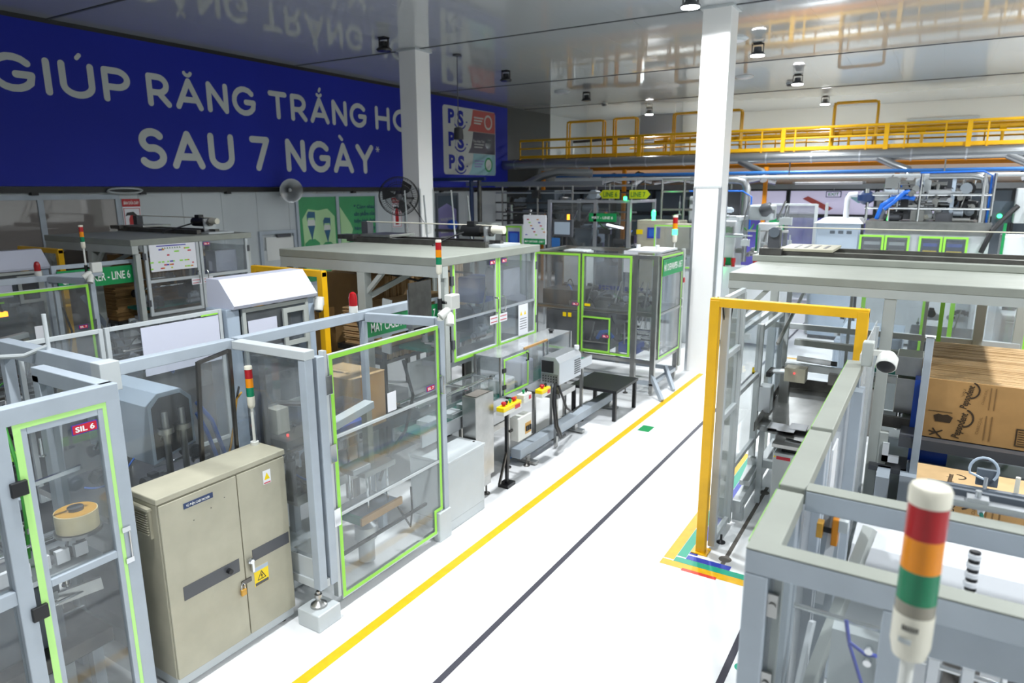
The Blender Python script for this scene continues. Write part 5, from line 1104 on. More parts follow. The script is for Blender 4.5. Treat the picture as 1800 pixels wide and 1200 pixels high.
for x, w_ in ((.15, 'gtape'), (1.15, 'gtape')): build(G().box(x, x+.05, 10.46, 10.475, 1.0, 2.9), 'tape_strip', 'gtape', t)
# roof drive
ld = T('linear_drive', 'belt linear drive with dusty slide plate on the right machine roof', 'linear drive', (.4, 10.2, 3.15))
build(G().box(-1.9, 1.05, 9.62, 9.69, 3.152, 3.20), 'guide_rail', 'dsteel', ld); build(G().box(-1.9, 1.05, 10.38, 10.45, 3.152, 3.20), 'guide_rail', 'dsteel', ld)
build(G().box(-1.75, -1.1, 9.6, 10.5, 3.205, 3.24), 'slide_plate', 'beige', ld, bev=.004)
for k in range(4): build(G().box(-1.6+.12*k, -1.56+.12*k, 9.8, 10.3, 3.24, 3.243), 'slot', 'dgrey', ld)
build(G().box(-1.98, -1.82, 10.0, 10.12, 3.152, 3.46), 'pulley_bracket', 'dgrey', ld, bev=.01); build(G().cyl((-1.9,9.98,3.42), (-1.9,10.14,3.42), .07, 16), 'pulley', 'slate', ld, smooth=True)
build(G().box(-1.98, -1.7, 9.5, 9.62, 3.152, 3.24), 'chain_end', 'dsteel', ld); build(G().cyl((-1.9,10.06,3.49), (1.05,10.06,3.49), .009, 6), 'drive_belt', 'cream', ld); build(G().cyl((-2.04,10.06,3.2), (-1.98,10.06,3.2), .04), 'end_knob', 'dsteel', ld)
# tray and scale pedestal inside gate
t = T('steel_tray', 'shallow stainless chute tray behind the yellow gate', 'tray', (-1.3, 9.4, .95))
build(G().quad((-1.68,8.58,1.05), (-.92,8.35,1.05), (-.92,10.4,1.15), (-1.70,10.4,1.15)), 'bottom', 'steel', t)
build(G().prism([(-1.69,8.55,1.03), (-1.69,10.42,1.13), (-1.69,10.42,1.30), (-1.69,8.55,1.15)], (.012,0,0)), 'side_wall', 'dsteel', t); build(G().prism([(-1.69,10.42,1.13), (-.9,10.42,1.13), (-.9,10.42,1.30), (-1.69,10.42,1.30)], (0,-.012,0)), 'end_wall', 'dsteel', t); build(G().prism([(-.92,8.35,1.03), (-.92,10.42,1.13), (-.92,10.42,1.30), (-.92,8.35,1.15)], (.012,0,0)), 'side_wall', 'dsteel', t)
for (x, y) in ((-1.62,8.75), (-1.62,10.2), (-.95,10.2), (-.95,8.75)): build(G().box(x-.03, x+.03, y-.03, y+.03, 0, 1.06), 'leg', 'lgrey', t)
for i, (x, y) in enumerate(((-1.45, 8.75), (-1.32, 8.68), (-1.2, 8.78))): tag(build(G().box(x-.1, x+.1, y-.12, y+.12, 1.075+.012*i, 1.083+.012*i), 'paper_sheet', 'paper'), ('white paper sheet lying left in the steel tray', 'white paper sheet in the middle of the steel tray', 'white paper sheet lying right in the steel tray')[i], 'paper', 'papers in the tray')
t = T('weighing_pedestal', 'grey pedestal with a steel plate top inside the yellow gate', 'pedestal', (-1.2, 8.5, 0))
build(G().box(-1.40, -1.02, 8.34, 8.72, 0, .88), 'body', 'lgrey', t, bev=.01); build(G().box(-1.32, -1.1, 8.42, 8.64, .88, .95), 'neck', 'black', t); build(G().box(-1.42, -1.0, 8.32, 8.80, .95, 1.0), 'plate', 'steel', t, bev=.006)
build(G().box(-1.30, -1.12, 8.45, 8.65, 1.0, 1.003), 'note', 'paper', t); build(G().box(-1.36, -1.2, 8.338, 8.34, .80, .84), 'red_label', 'tagred', t); build(G().cyl((-1.38,8.338,.83), (-1.38,8.34,.83), .012), 'yellow_dot', 'ywarn', t)
build(G().box(-1.12, -1.02, 8.6, 8.75, 1.0, 1.03), 'screwdriver', 'white', t)

# upright carton blanks with print
cs = blanks_up(.10, 1.5, 8.02, 10.1, 1.48, 2.10, 'big block of upright carton blanks printed with brand lettering on the right', 'carton blanks', 70, 12, .004)
fy = 8.01
def carton_print(par, x, z, s=1.0, y=fy):
    text('Pepsodent', 'print', 'print', par, (x, y, z), (.2,0,1), (-1,0,.2), .075*s, .30*s, bold=.02)
    g = G(); strokes(g, [arc(0,0,.09*s,.09*s,-80,70,10)], .018*s, lambda a, b: (x+.02*s+a, y-.001, z+.24*s+b*1.1)); build(g, 'smile_mark', 'print', par)
    text('CHARCOAL', 'print', 'print2', par, (x+.17*s, y, z+.08*s), (.12,0,1), (-1,0,.12), .028*s, .2*s)
    for k in range(2): build(G().box(x+(.22+.05*k)*s, x+(.23+.05*k)*s, y-.002, y-.0005, z+.02*s, z+.3*s), 'print_line', 'print2', par)
carton_print(cs, .42, 1.51, .92); carton_print(cs, .45, 1.83, .82)
for k in range(6): build(G().box(.95, .962+.012*k+.08, fy-.002, fy-.0005, 1.84+.035*k, 1.848+.035*k), 'print_block', 'print2', cs)
build(G().box(.13, .34, fy-.002, fy-.0005, 1.765, 1.771), 'print_line', 'print', cs)
build(G().rim('Y', fy, .88, .98, 1.52, 1.70, .012, -.002, -.0005), 'print_frame', 'print', cs)
for k in range(6): build(G().box(.90, .965, fy-.002, fy-.0005, 1.545+.024*k, 1.552+.024*k), 'print_bar', 'print', cs)
build(G().prism([(.20,fy,1.66), (.33,fy,1.66), (.35,fy,1.72), (.30,fy,1.745), (.26,fy,1.735), (.22,fy,1.745), (.18,fy,1.72)], (0,-.002,0)), 'print_mark', 'print', cs)
g = G(); strokes(g, [[(-.05,-.03),(.05,.03)], [(-.03,.04),(.0,0),(.05,-.05)], [(-.06,.01),(0,0)]], .014, lambda a, b: (.22+a, fy-.0012, 1.54+b)); build(g, 'print_mark', 'print', cs)
text('GROSS', 'print', 'print2', cs, (1.12, fy, 1.55), (.12,0,1), (-1,0,.12), .03, .16); text('NET', 'print', 'print2', cs, (1.1, fy, 1.9), (.12,0,1), (-1,0,.12), .03, .08); text('VN', 'print', 'print2', cs, (.42, fy, 1.95), (.12,0,1), (-1,0,.12), .025, .08)
t = T('blank_rack', 'dark slate rack with grey posts holding the upright carton blanks', 'machine', (.9, 9.0, 0))
build(G().box(.03, .10, 7.86, 7.96, .9, 2.55), 'post', 'grey', t, bev=.005); build(G().rim('Y', 7.9, .02, .11, 2.545, 2.56, .012, -.05, .05), 'post_cap', 'white', t); build(G().box(.05, .08, 7.89, 7.93, 2.551, 2.556), 'post_hole', 'ywarn', t)
build(G().box(-.1, 3.0, 7.9, 10.2, 1.36, 1.47), 'shelf', 'dgrey', t); build(G().box(-.25, 3.0, 7.95, 10.2, .02, .7), 'base', 'slate', t)
build(G().box(.0, 3.0, 7.9, 8.0, 1.0, 1.2), 'front_beam', 'slate', t, bev=.01); build(G().box(.0, 3.0, 7.92, 8.0, .74, .95), 'front_beam', 'slate', t, bev=.02)
build(G().box(-.26, -.14, 7.6, 7.95, .02, 1.1), 'bracket_plate', 'grey', t); build(G().box(-.05, .12, 7.75, 7.95, .5, 1.1), 'bracket_plate', 'grey', t); build(G().box(1.1, 1.2, 7.8, 7.95, .4, 1.25), 'bracket_plate', 'slate', t)
build(G().box(-.34, .08, 6.4, 7.58, .02, .62), 'side_cover', 'slate', t, bev=.01)
# lower box at the pick position
b = T('printed_box', 'single printed brown carton lying in front under the suction cups', 'box', (.9, 7.3, .7))
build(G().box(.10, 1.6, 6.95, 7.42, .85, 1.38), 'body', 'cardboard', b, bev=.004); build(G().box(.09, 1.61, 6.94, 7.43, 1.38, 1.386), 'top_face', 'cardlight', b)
text('Pepsodent', 'print', 'print', b, (.36, 7.0, 1.388), (.1,1,0), (-1,.1,0), .05, .26, bold=.02); text('Pepsodent', 'print', 'print', b, (.40, 6.948, .98), (.05,0,1), (-1,0,.05), .06, .36, bold=.02)
for (o, z) in ((.36, 1.3),):
    g = G(); strokes(g, [arc(0,0,.09,.07,-70,80,10)], .016, lambda a, bb: (.44+a, 6.947, 1.26+bb)); build(g, 'smile_mark', 'print', b)
    g = G(); strokes(g, [arc(0,0,.08,.06,-70,80,10)], .014, lambda a, bb: (.40+a, 7.22+bb, 1.3875)); build(g, 'smile_mark', 'print', b)
text('CHARCOAL', 'print', 'print2', b, (.56, 6.948, 1.02), (.05,0,1), (-1,0,.05), .03, .22)
for k in range(3): build(G().box(.64+.05*k, .65+.05*k, 6.945, 6.948, .98, 1.3), 'print_line', 'print2', b)
t = T('pick_table', 'steel rails under the single printed carton', 'table', (.9, 7.2, 0))
build(G().box(.05, 1.7, 6.9, 7.45, .78, .849), 'top', 'dsteel', t)
for (x, y) in ((.15,6.98), (1.6,6.98), (.15,7.38), (1.6,7.38)): build(G().box(x-.03, x+.03, y-.03, y+.03, 0, .78), 'leg', 'dsteel', t)
t = T('suction_arm', 'grey bar with vacuum cups and looped air hoses above the printed carton', 'machine arm', (.8, 5.95, 1.7))
build(G().bar((.15,5.92,1.76), (1.6,5.98,1.76), .05, .07), 'bar', 'slate', t, bev=.004)
for x in (.52, 1.0):
    build(G().box(x-.06, x+.08, 5.98, 6.02, 1.80, 1.93), 'valve_block', 'slate', t, bev=.005); build(G().lathe((x,5.95,1.58), [(.02,0),(.03,.05),(.014,.07),(.014,.3)], n=12), 'vacuum_cup', 'alu', t, smooth=True)
    build(G().tube([(x,5.95,1.86)]+[(x-.02+.09*math.cos(R(a)), 5.96, 1.93+.10*math.sin(R(a))) for a in range(200, -60, -20)], .010), 'air_hose', 'bluegrey', t, smooth=True)
    build(G().tube([(x,5.93,1.6), (x+.03,5.9,1.5), (x+.15,5.85,1.44), (x+.3,5.85,1.5), (x+.45,5.9,1.6)], .014), 'air_hose', 'belt', t, smooth=True)
build(G().cyl((.72,6.02,1.76), (.72,6.02,1.90), .016), 'fitting', 'cream', t, smooth=True)
build(G().bar((1.6,5.98,1.76), (1.6,5.98,.05), .06), 'stand', 'slate', t)

# fence of grey posts and rails on the right (top z 2.62)
t = T('aisle_fence', 'grey machine fence panels in a row right of the yellow gate', 'machine guard', (-.45, 4.7, 0))
for (a, b) in ((2.66, 3.22), (3.28, 4.18), (4.24, 6.15)):
    build(G().box(-.51, -.39, a, b, 2.54, 2.62), 'top_rail', 'roofgrey', t, bev=.006); build(G().box(-.50, -.40, a, a+.09, .02, 2.54), 'post', 'grey', t, bev=.005); build(G().box(-.50, -.40, b-.09, b, .02, 2.54), 'post', 'grey', t, bev=.005)
    build(G().box(-.49, -.41, a+.09, b-.09, .12, .2), 'bottom_rail', 'grey', t); build(G().box(-.453, -.447, a+.09, b-.09, .2, 2.54), 'pane', 'film' if a > 3.2 else 'clear', t)
    build(G().box(-.512, -.510, a, b, 2.60, 2.618), 'tape_edge', 'gtape', t)
build(G().box(-.40, -.34, 5.6, 5.75, 0.02, 2.5), 'side_post', 'grey', t); build(G().box(-.41, -.40, 4.5, 4.75, .4, 2.4), 'film_strip', 'white', t)
build(G().box(-.42, -.36, 6.1, 6.18, 0.02, 2.4), 'side_post', 'grey', t)
t = T('white_sheet_panel', 'upright frosted white sheet panel between the grey fence and the pale roof post', 'panel', (-.42, 7.0, 0))
build(G().box(-.43, -.42, 6.22, 7.96, .4, 2.66), 'sheet', 'frost', t); build(G().box(-.45, -.40, 6.19, 6.24, .02, 2.6), 'post', 'lgrey', t); build(G().box(-.45, -.40, 7.93, 7.98, .02, 2.6), 'post', 'lgrey', t); build(G().box(-.45, -.40, 6.24, 7.93, .34, .4), 'bottom_rail', 'lgrey', t)
t = T('dome_camera', 'white dome security camera mounted on the pale post on the right', 'camera', (-.25, 6.0, 2.6))
build(G().lathe((-.22,5.86,2.66), [(.07,0),(.075,.01),(.075,.09),(.05,.13)], axis=(.05,.8,.55), n=22), 'body', 'plastic', t, smooth=True); build(G().lathe((-.22,5.86,2.66), [(.02,-.03),(.055,-.012),(.065,0)], axis=(.05,.8,.55), n=22), 'lens', 'black', t, smooth=True)
build(G().box(-.36, -.20, 5.95, 6.0, 2.72, 2.76), 'arm', 'plastic', t); build(G().box(-.40, -.32, 5.94, 6.06, 2.625, 2.82), 'mount_box', 'egrey', t, bev=.01)

# foreground frame
t = T('foreground_frame', 'heavy grey foreground frame with clear door at the bottom right', 'machine guard', (0, 2.9, 0))
rail(t, (-.50,2.60,2.58), (2.2,2.60,2.58), .09, .10, 'grey'); build(G().box(-.5, 2.2, 2.555, 2.645, 2.631, 2.636), 'dusty_top', 'roofgrey', t)
rail(t, (-.385,3.28,2.58), (2.4,3.28,2.58), .09, .10, 'grey'); build(G().box(-.385, 2.4, 3.235, 3.325, 2.631, 2.636), 'dusty_top', 'roofgrey', t)
posts(t, ((-.455, 2.60), (.03, 2.60), (2.15, 2.60), (2.3, 3.28)), .02, 2.53, .09)
rail(t, (-.41,2.60,.5), (-.02,2.60,.5), .08, m='grey')
rail(t, (.08,2.62,2.45), (2.15,2.62,2.45), .05, .16, 'grey')
build(G().box(-.41, -.015, 2.597, 2.603, .54, 2.53), 'door_pane', 'clear', t)
for z in (2.40, 2.05): build(G().box(-.41, -.37, 2.58, 2.592, z-.05, z+.05).cyl((-.39,2.58,z), (-.39,2.572,z), .015), 'hinge', 'steel', t)
for z in (2.33, 2.28): build(G().cyl((-.045,2.592,z), (-.045,2.58,z), .014, 12), 'bolt', 'chrome', t)
build(G().bar((-.38,2.64,2.5), (-.38,2.64,.6), .03, .03), 'inner_strip', 'egrey', t)
build(G().bar((-.40,2.9,1.2), (-.12,3.6,2.35), .05, .06), 'slant_plate', 'egrey', t); build(G().bar((-.38,2.85,1.0), (-.30,3.2,2.0), .02, .05), 'slant_plate', 'white', t)
build(G().tube([(-.14,2.8,2.30), (-.12,2.78,2.22), (-.06,2.76,2.2), (-.02,2.74,2.22)], .008), 'air_hose', 'tape_blue', t, smooth=True); build(G().tube([(-.12,2.8,2.2), (-.05,2.75,2.05), (.0,2.72,1.98)], .007), 'air_hose', 'tape_blue', t, smooth=True)
build(G().box(-.2, -.02, 3.0, 3.1, 1.5, 2.12), 'inner_plate', 'lgrey', t)
# safety switch
t = T('safety_switch', 'yellow and orange interlock switch on the inner foreground post', 'switch', (-.28, 3.5, 2.25))
build(G().box(-.35, -.32, 3.46, 3.52, 2.30, 2.38), 'key_block', 'tape_roll', t, bev=.005); build(G().cyl((-.32,3.49,2.34), (-.27,3.49,2.34), .014), 'key', 'black', t); build(G().box(-.28, -.25, 3.45, 3.53, 2.28, 2.42), 'head', 'orange', t, bev=.005); build(G().box(-.25, -.21, 3.45, 3.53, 2.36, 2.42), 'body', 'lgrey', t); build(G().bar((-.31,3.54,1.9), (-.27,3.54,2.45), .04, .01), 'mounting_bar', 'white', t)
build(G().box(-.33, -.25, 3.54, 3.58, .02, 2.45), 'post', 'grey', t)
# big pale machine hood behind the frame
t = T('pale_machine_hood', 'long white and grey machine hood behind the foreground frame', 'machine', (.9, 3.9, 0))
build(G().prism([(-.2,3.62,2.08), (-.2,3.70,2.20), (-.2,4.25,2.20), (-.2,4.25,1.6), (-.2,3.62,1.6)], (2.8,0,0)), 'hood', 'white', t, bev=.004); build(G().box(-.2, 2.6, 3.6, 4.26, 1.25, 1.6), 'lower_cover', 'slate', t); build(G().box(-.1, 2.5, 3.65, 4.2, .02, 1.25), 'base', 'slate', t)
build(G().box(-.15, .6, 3.45, 3.6, 1.3, 1.34), 'shelf', 'lgrey', t)
# guide rails on the second beam
t = T('slide_rail', 'bright aluminium slide rail with clamps on the second foreground beam', 'rail', (1, 3.42, 2.6))
build(G().bar((.15,3.40,2.66), (2.3,3.40,2.66), .05, .03), 'rail', 'alu', t); build(G().bar((.15,3.46,2.68), (2.3,3.46,2.68), .02, .03), 'rail_lip', 'slate', t)
for x in (.28, .62, .98): build(G().box(x-.04, x+.04, 3.38, 3.44, 2.675, 2.69).cyl((x,3.41,2.69), (x,3.41,2.72), .012), 'clamp', 'alu', t)
build(G().bar((1.9,3.42,2.58), (1.9,3.42,2.66), .06), 'support', 'slate', t)
# rods and clamps under the front beam
t = T('rod_assembly', 'chrome rods with clamps and black cables under the foreground beam', 'machine', (.4, 2.9, 2.0))
build(G().cyl((.05,2.86,2.30), (1.2,2.90,2.30), .012, 10), 'rod', 'chrome', t, smooth=True); build(G().cyl((-.35,2.90,2.24), (1.2,2.94,2.20), .012, 10), 'rod', 'chrome', t, smooth=True); build(G().cyl((.05,2.80,2.22), (1.2,2.80,2.20), .012, 10), 'rod', 'chrome', t, smooth=True)
for x in (.40, .85): build(G().cyl((x,2.86,1.7), (x,2.86,2.5), .012, 10), 'upright_rod', 'chrome', t, smooth=True); build(G().box(x-.03, x+.03, 2.83, 2.89, 2.26, 2.33), 'clamp', 'alu', t, bev=.004)
for x in (.17, .28, .62): build(G().box(x-.02, x+.02, 2.77, 2.83, 2.12, 2.26), 'clamp', 'alu', t, bev=.004)
build(G().tube([(.26,2.95,2.9-.25), (.26,2.93,2.5), (.255,2.9,2.38)], .020), 'wrapped_cable', 'black', t, smooth=True)
g = G()
for k in range(7): g.cyl((.26-.001*k,2.945-.006*k,2.64-.036*k), (.26-.001*k,2.944-.006*k,2.622-.036*k), .0235, 12)
build(g, 'cable_wrap', 'white', t, smooth=True)
for o in (-.015, .02): build(G().tube([(.255,2.9,2.40), (.25+o*2,2.88,2.33), (.26+o*2.4,2.87,2.27), (.28+o,2.87,2.22), (.30,2.88,2.1), (.29,2.88,1.9)], .010), 'cable', 'black', t, smooth=True)
build(G().box(.1, .16, 2.9, 2.94, 1.8, 2.36), 'flat_bar', 'white', t); build(G().box(.22, .34, 3.0, 3.1, 1.75, 2.25), 'dark_plate', 'dsteel', t); build(G().box(.45, .9, 3.05, 3.15, 1.6, 2.2), 'dark_plate', 'dgrey', t); build(G().box(.05, .35, 2.98, 3.2, 1.6, 1.75), 'dark_plate', 'black', t)
for x in (.12, 1.1): build(G().box(x-.03, x+.03, 3.1, 3.16, .0, 2.3), 'support_post', 'dsteel', t)
build(G().box(-.38, 1.2, 2.75, 3.3, .9, .95), 'lower_plate', 'belt', t); build(G().box(.0, .03, 2.95, 3.2, 1.2, 2.0), 'white_bar', 'white', t)
clutter(t, .1, 1.1, 2.85, 3.25, 1.5, 2.2, 18, 81)
# foreground tower light
tl = tower_light((.066, 2.13), 0.0, 2.64, 3.19, .0525, 'large red orange green tower light in the right foreground', pole_r=.019, base=True, ring=True)
g = G()
for k in range(7):
    a = R(-118+7*k); g.cbox(.066+.0537*math.cos(a), 2.13+.0537*math.sin(a), 2.765, .0035, .0035, .016)
build(g, 'vent_slots', 'black', tl)['kind'] = 'stuff'
g = G()
for k in range(5):
    a = R(-122+7*k); g.cbox(.066+.0537*math.cos(a), 2.13+.0537*math.sin(a), 2.725, .008, .008, .014)
build(g, 'grey_sticker', 'lgrey', tl)

# ================================================================== BACKGROUND
# --- catwalk with yellow railings
t = T('catwalk', 'long yellow railed steel catwalk across the hall under the ceiling', 'catwalk', (-4, 28, 5.3))
build(G().box(WX+.1, XR-.1, 27.2, 29.8, 5.26, 5.34), 'deck', 'dsteel', t); build(G().box(-14.0, XR-.1, 27.1, 27.2, 4.90, 5.3), 'edge_beam', 'orange', t); build(G().box(-14.0, XR-.1, 29.6, 29.7, 4.85, 5.26), 'rear_beam', 'orange', t)
for y, zt in ((27.15, 6.12), (29.6, 6.2)):
    for z, r in ((zt, .05), (5.78, .035)): build(G().cyl((-16.2 if y < 28 else -12.0, y, z), (XR-.1, y, z), r, 8), 'handrail', 'yellow', t, smooth=True)
    build(G().box(-16.2, XR-.1, y-.01, y+.01, 5.36, 5.48), 'toe_board', 'yellow', t)
    for k in range(22):
        x = -16.2+1.15*k; build(G().box(x-.025, x+.025, y-.025, y+.025, 5.3, zt), 'stanchion', 'yellow', t)
for x in (-10.6, -5.1, -1.8, .55): build(G().box(x-.07, x+.07, 27.08, 27.22, 5.3, 6.15), 'heavy_post', 'yellow', t)
for x in (-15, -11.2, -8.0, -5.6, -1.35, 2.6, 6): build(G().box(x-.07, x+.07, 27.05, 27.19, .02, 4.8), 'support_post', 'orange', t)
build(G().cyl((-10.5,28.6,5.95), (XR-.2,28.6,6.05), .08, 10), 'yellow_pipe', 'yellow', t, smooth=True)
for k in range(8): build(G().cyl((-10+2.3*k,28.6,5.3), (-10+2.3*k,28.6,5.98), .05, 8).cyl((-10.1+2.3*k,28.6,5.98), (-9.9+2.3*k,28.6,5.98), .12, 10), 'pipe_support', 'yellow', t)
# hoops above the railing
def hoop(x0, x1, y, z1, label):
    t = T('hatch_hoop', label, 'rail hoop', ((x0+x1)/2, y, 5.34), 'yellow hoops on the catwalk')
    for dy in (0, .25):
        build(G().tube([(x0,y+dy,5.345), (x0,y+dy,z1-.08), (x0+.08,y+dy,z1), (x1-.08,y+dy,z1), (x1,y+dy,z1-.08), (x1,y+dy,5.345)], .04), 'hoop_rail', 'yellow', t, smooth=True)
    for x in (x0, x1): build(G().cyl((x,y,z1-.02), (x,y+.25,z1-.02), .03, 8), 'cross_rail', 'yellow', t)
hoop(-14.3, -12.6, 28.0, 6.9, 'yellow hoop over the left end of the catwalk'); hoop(-12.2, -11.2, 28.2, 6.95, 'narrow yellow hoop beside the left catwalk hoop'); hoop(-9.6, -6.9, 28.2, 7.0, 'wide yellow hoop on the catwalk left of the bright column'); hoop(-3.6, -2.2, 28.0, 7.0, 'yellow hoop on the catwalk right of the bright column')
# --- big duct, blue pipe, foil ducts
t = T('air_duct', 'long round silver air duct below the yellow catwalk', 'duct', (-4, 26.4, 4.9))
build(G().cyl((WX+.1,26.4,5.08), (XR-.05,26.4,5.10), .19, 24), 'duct', 'duct', t, smooth=True)
for k in range(17): build(G().cyl((-16+1.5*k,26.4,5.08), (-15.95+1.5*k,26.4,5.08), .20, 24), 'joint_ring', 'alu', t)
for x in (-6.4, -1.9, 1.6): build(G().tube([(x,26.35,5.0), (x+.5,26.2,4.75), (x+.9,26.0,4.6), (x+1.0,25.8,4.3)], .12, 12), 'branch', 'duct', t, smooth=True)
t = T('blue_pipe', 'long thin blue pipe crossing the hall below the duct', 'pipe', (-4, 25.5, 4.5))
build(G().cyl((-13.5,25.5,4.55), (XR-.05,25.5,4.56), .06, 12), 'pipe', 'bluepaint', t, smooth=True); build(G().cyl((-13.5,25.4,4.40), (XR-.05,25.4,4.40), .06, 12), 'white_pipe', 'lgrey', t, smooth=True)
for x in (-12, -7, -4.5, 0, 4): build(G().bar((x,25.45,4.3), (x,25.45,4.9), .04), 'hanger', 'chrome', t)
t = T('foil_duct', 'crumpled silver foil ducting above the far machines by the column', 'duct', (-8, 28.5, 4.3))
for (x0, x1, z) in ((-12.8, -11.7, 4.40), (-11.6, -10.5, 4.42), (-10.4, -8.2, 4.36)): build(G().tube([(x0,28.6,z), ((x0+x1)/2,28.5,z+.12), (x1,28.6,z-.03)], .2, 14), 'section', 'foil', t, smooth=True)
build(G().cyl((-11.2,28.0,4.3), (-10.8,28.0,4.55), .26, 16), 'elbow', 'foil', t, smooth=True)
t = T('foil_duct', 'crumpled silver foil ducting right of the bright column', 'duct', (-5, 28.5, 4.3))
for (x0, x1, z) in ((-6.6, -5.5, 4.40), (2.2, 3.0, 4.4)): build(G().tube([(x0,28.6,z), ((x0+x1)/2,28.5,z+.1), (x1,28.6,z-.06)], .2, 14), 'section', 'foil', t, smooth=True)
t = T('tube_lamp', 'long white tube lamp under the partition wall', 'lamp', (-3.8, 29.6, 4.2)); build(G().cyl((-5.0,29.7,4.22), (-2.6,29.7,4.22), .05, 10), 'tube', 'white', t, smooth=True); build(G().box(-5.1, -2.5, 29.72, 29.9, 4.22, 4.28), 'batten', 'lgrey', t)
# structures at the back wall level
t = T('wall_duct_riser', 'square silver duct riser on the back wall above the catwalk', 'duct', (-12.3, 33.5, 5.3)); build(G().box(-13.2, -11.4, 33.8, 34.9, 5.3, 7.58), 'riser', 'duct', t); build(G().box(-13.3, -11.3, 33.75, 34.95, 6.3, 6.38), 'flange', 'alu', t)
t = T('pipe_portal', 'grey portal frame of square tubes on the catwalk level', 'frame', (-14.5, 32, 5.3)); build(G().bar((-15.8,31.5,6.3), (-12.2,31.5,6.4), .12), 'beam', 'dsteel', t); build(G().bar((-12.3,31.5,5.0), (-12.3,31.5,6.4), .14), 'post', 'lgrey', t); build(G().bar((-15.8,31.5,5.0), (-15.8,31.5,6.4), .14), 'post', 'lgrey', t)
o = struct(G().box(WX, XR, 30.3, BY, 4.9, 5.02), 'floor_mezzanine', 'wallwhite')
for i, (x0, x1, z0, z1) in enumerate(((-9.3, -7.4, 5.6, 6.6), (-4.4, -2.0, 5.5, 6.7), (-1.6, 1.0, 5.4, 6.9))):
    o = struct(G().rim('Y', BY-.03, x0, x1, z0, z1, .06, -.03, .03), 'window_%d' % (40+i), 'lgrey'); build(G().box(x0+.06, x1-.06, BY-.04, BY-.03, z0+.06, z1-.06), 'pane', 'bluegrey', o)

# --- left background: pipe rack, portal and line machines
t = T('pipe_rack', 'dark pipe rack with blue portal posts before the far left wall', 'rack', (-13, 22.5, 0))
for x in (-14.6, -14.25): build(G().cyl((x,21.0,.02), (x,21.0,4.35), .08, 12), 'portal_post', 'dsteel' if x > -14.4 else 'navy', t, smooth=True)
build(G().bar((-14.8,21.0,4.22), (-9.4,21.0,4.22), .12, .14), 'portal_beam', 'duct', t); build(G().bar((-16.4,21.0,4.4), (-14.0,21.0,4.4), .12), 'portal_beam', 'navy', t)
for y in (22.0, 24.0):
    for x in (-13.9, -12.4, -11.0, -9.6): build(G().cyl((x,y,.02), (x,y,4.2), .035, 8), 'upright', 'steel', t, smooth=True)
    for z in (2.9, 3.2, 3.55, 3.9, 4.15): build(G().cyl((-14.2,y,z), (-9.4,y,z), .03, 8), 'pipe', random.choice(('steel', 'dsteel', 'alu')), t, smooth=True)
build(G().box(-14.2, -11.6, 21.8, 24.2, 2.35, 2.42), 'shelf', 'dsteel', t); build(G().tube([(-13.5,23,4.2), (-12.8,23,4.5), (-12.2,23.2,4.65), (-11.0,23.6,4.6)], .14, 12), 'bent_duct', 'duct', t, smooth=True)
build(G().box(-13.0, -11.8, 22.2, 23.6, 3.3, 4.0), 'grey_tank', 'slate', t, bev=.05); clutter(t, -14.0, -10.0, 21.9, 24, 2.5, 3.9, 60, 91, ('dsteel', 'steel', 'dgrey', 'slate'), 2.2)
build(G().lathe((-15.2,20.6,2.6), [(.02,0),(.16,.05),(.22,.18),(.16,.32),(.02,.36)], n=18), 'blue_ball_valve', 'blue', t, smooth=True); build(G().bar((-16.2,20.6,2.55), (-14.4,20.6,2.55), .1), 'valve_shelf', 'dsteel', t)
def cabinet_bg(x0, x1, y0, y1, z1, label, m='lgrey', extra=None, win=None):
    t = T('machine_cabinet', label, 'cabinet', ((x0+x1)/2, (y0+y1)/2, 0)); build(G().box(x0, x1, y0, y1, .1, z1), 'body', m, t, bev=.02); build(G().box(x0+.02, x1-.02, y0+.02, y1-.02, 0, .1), 'plinth', 'dgrey', t)
    build(G().box(x0+.04, x1-.04, y0-.02, y0, .2, z1-.08), 'door', m, t, bev=.008); build(G().box(x1-.12, x1-.08, y0-.05, y0-.02, z1*.5, z1*.5+.18), 'handle', 'dgrey', t)
    if win: build(G().box(*win[:2], y0-.025, y0-.02, *win[2:]), 'screen', 'screen', t); build(G().rim('Y', y0-.022, win[0]-.05, win[1]+.05, win[2]-.05, win[3]+.05, .05, -.01, .005), 'screen_frame', 'tape_blue', t)
    return t
t = cabinet_bg(-7.8, -6.5, 20, 20.8, 3.1, 'tall beige cabinet with a blue framed touch screen behind the overwrapper', 'beige', win=(-7.40, -7.10, 2.62, 2.84))
for (x, z) in ((-7.7, 2.75), (-6.75, 2.6)): build(G().box(x-.1, x+.1, 19.97, 19.975, z-.07, z+.07), 'yellow_label', 'ywarn', t)
build(G().lathe((-7.39,20.3,3.1), [(.05,0),(.05,.1),(.06,.12),(.06,.25),(.03,.3)], n=14), 'status_lamp', 'ledgreen', t)
t = T('info_board', 'white board with coloured notes and a green foot band near the roof drive', 'board', (-10.2, 18.0, 0))
build(G().box(-10.62, -9.85, 17.98, 18.02, 2.42, 3.28), 'board', 'paper', t); build(G().box(-10.6, -9.87, 17.97, 17.98, 2.42, 2.58), 'green_band', 'sign', t); text('MÁY CARTONER - LINE 7', 'lettering', 'signtxt', t, (-10.56, 17.966, 2.47), (1,0,0), (0,0,1), .06, .65, bold=.015)
for k in range(12): build(G().box(*(lambda x: (x, x+.07))(-10.55+.055*k), 17.974, 17.979, *(lambda z: (z, z+.03))(2.68+.09*((k*5) % 6))), 'note', ('tagblue', 'tagred', 'gtape', 'orange')[k % 4], t)
for x in (-10.55, -9.92): build(G().box(x-.02, x+.02, 18.02, 18.06, 0, 2.5), 'leg', 'alu', t)
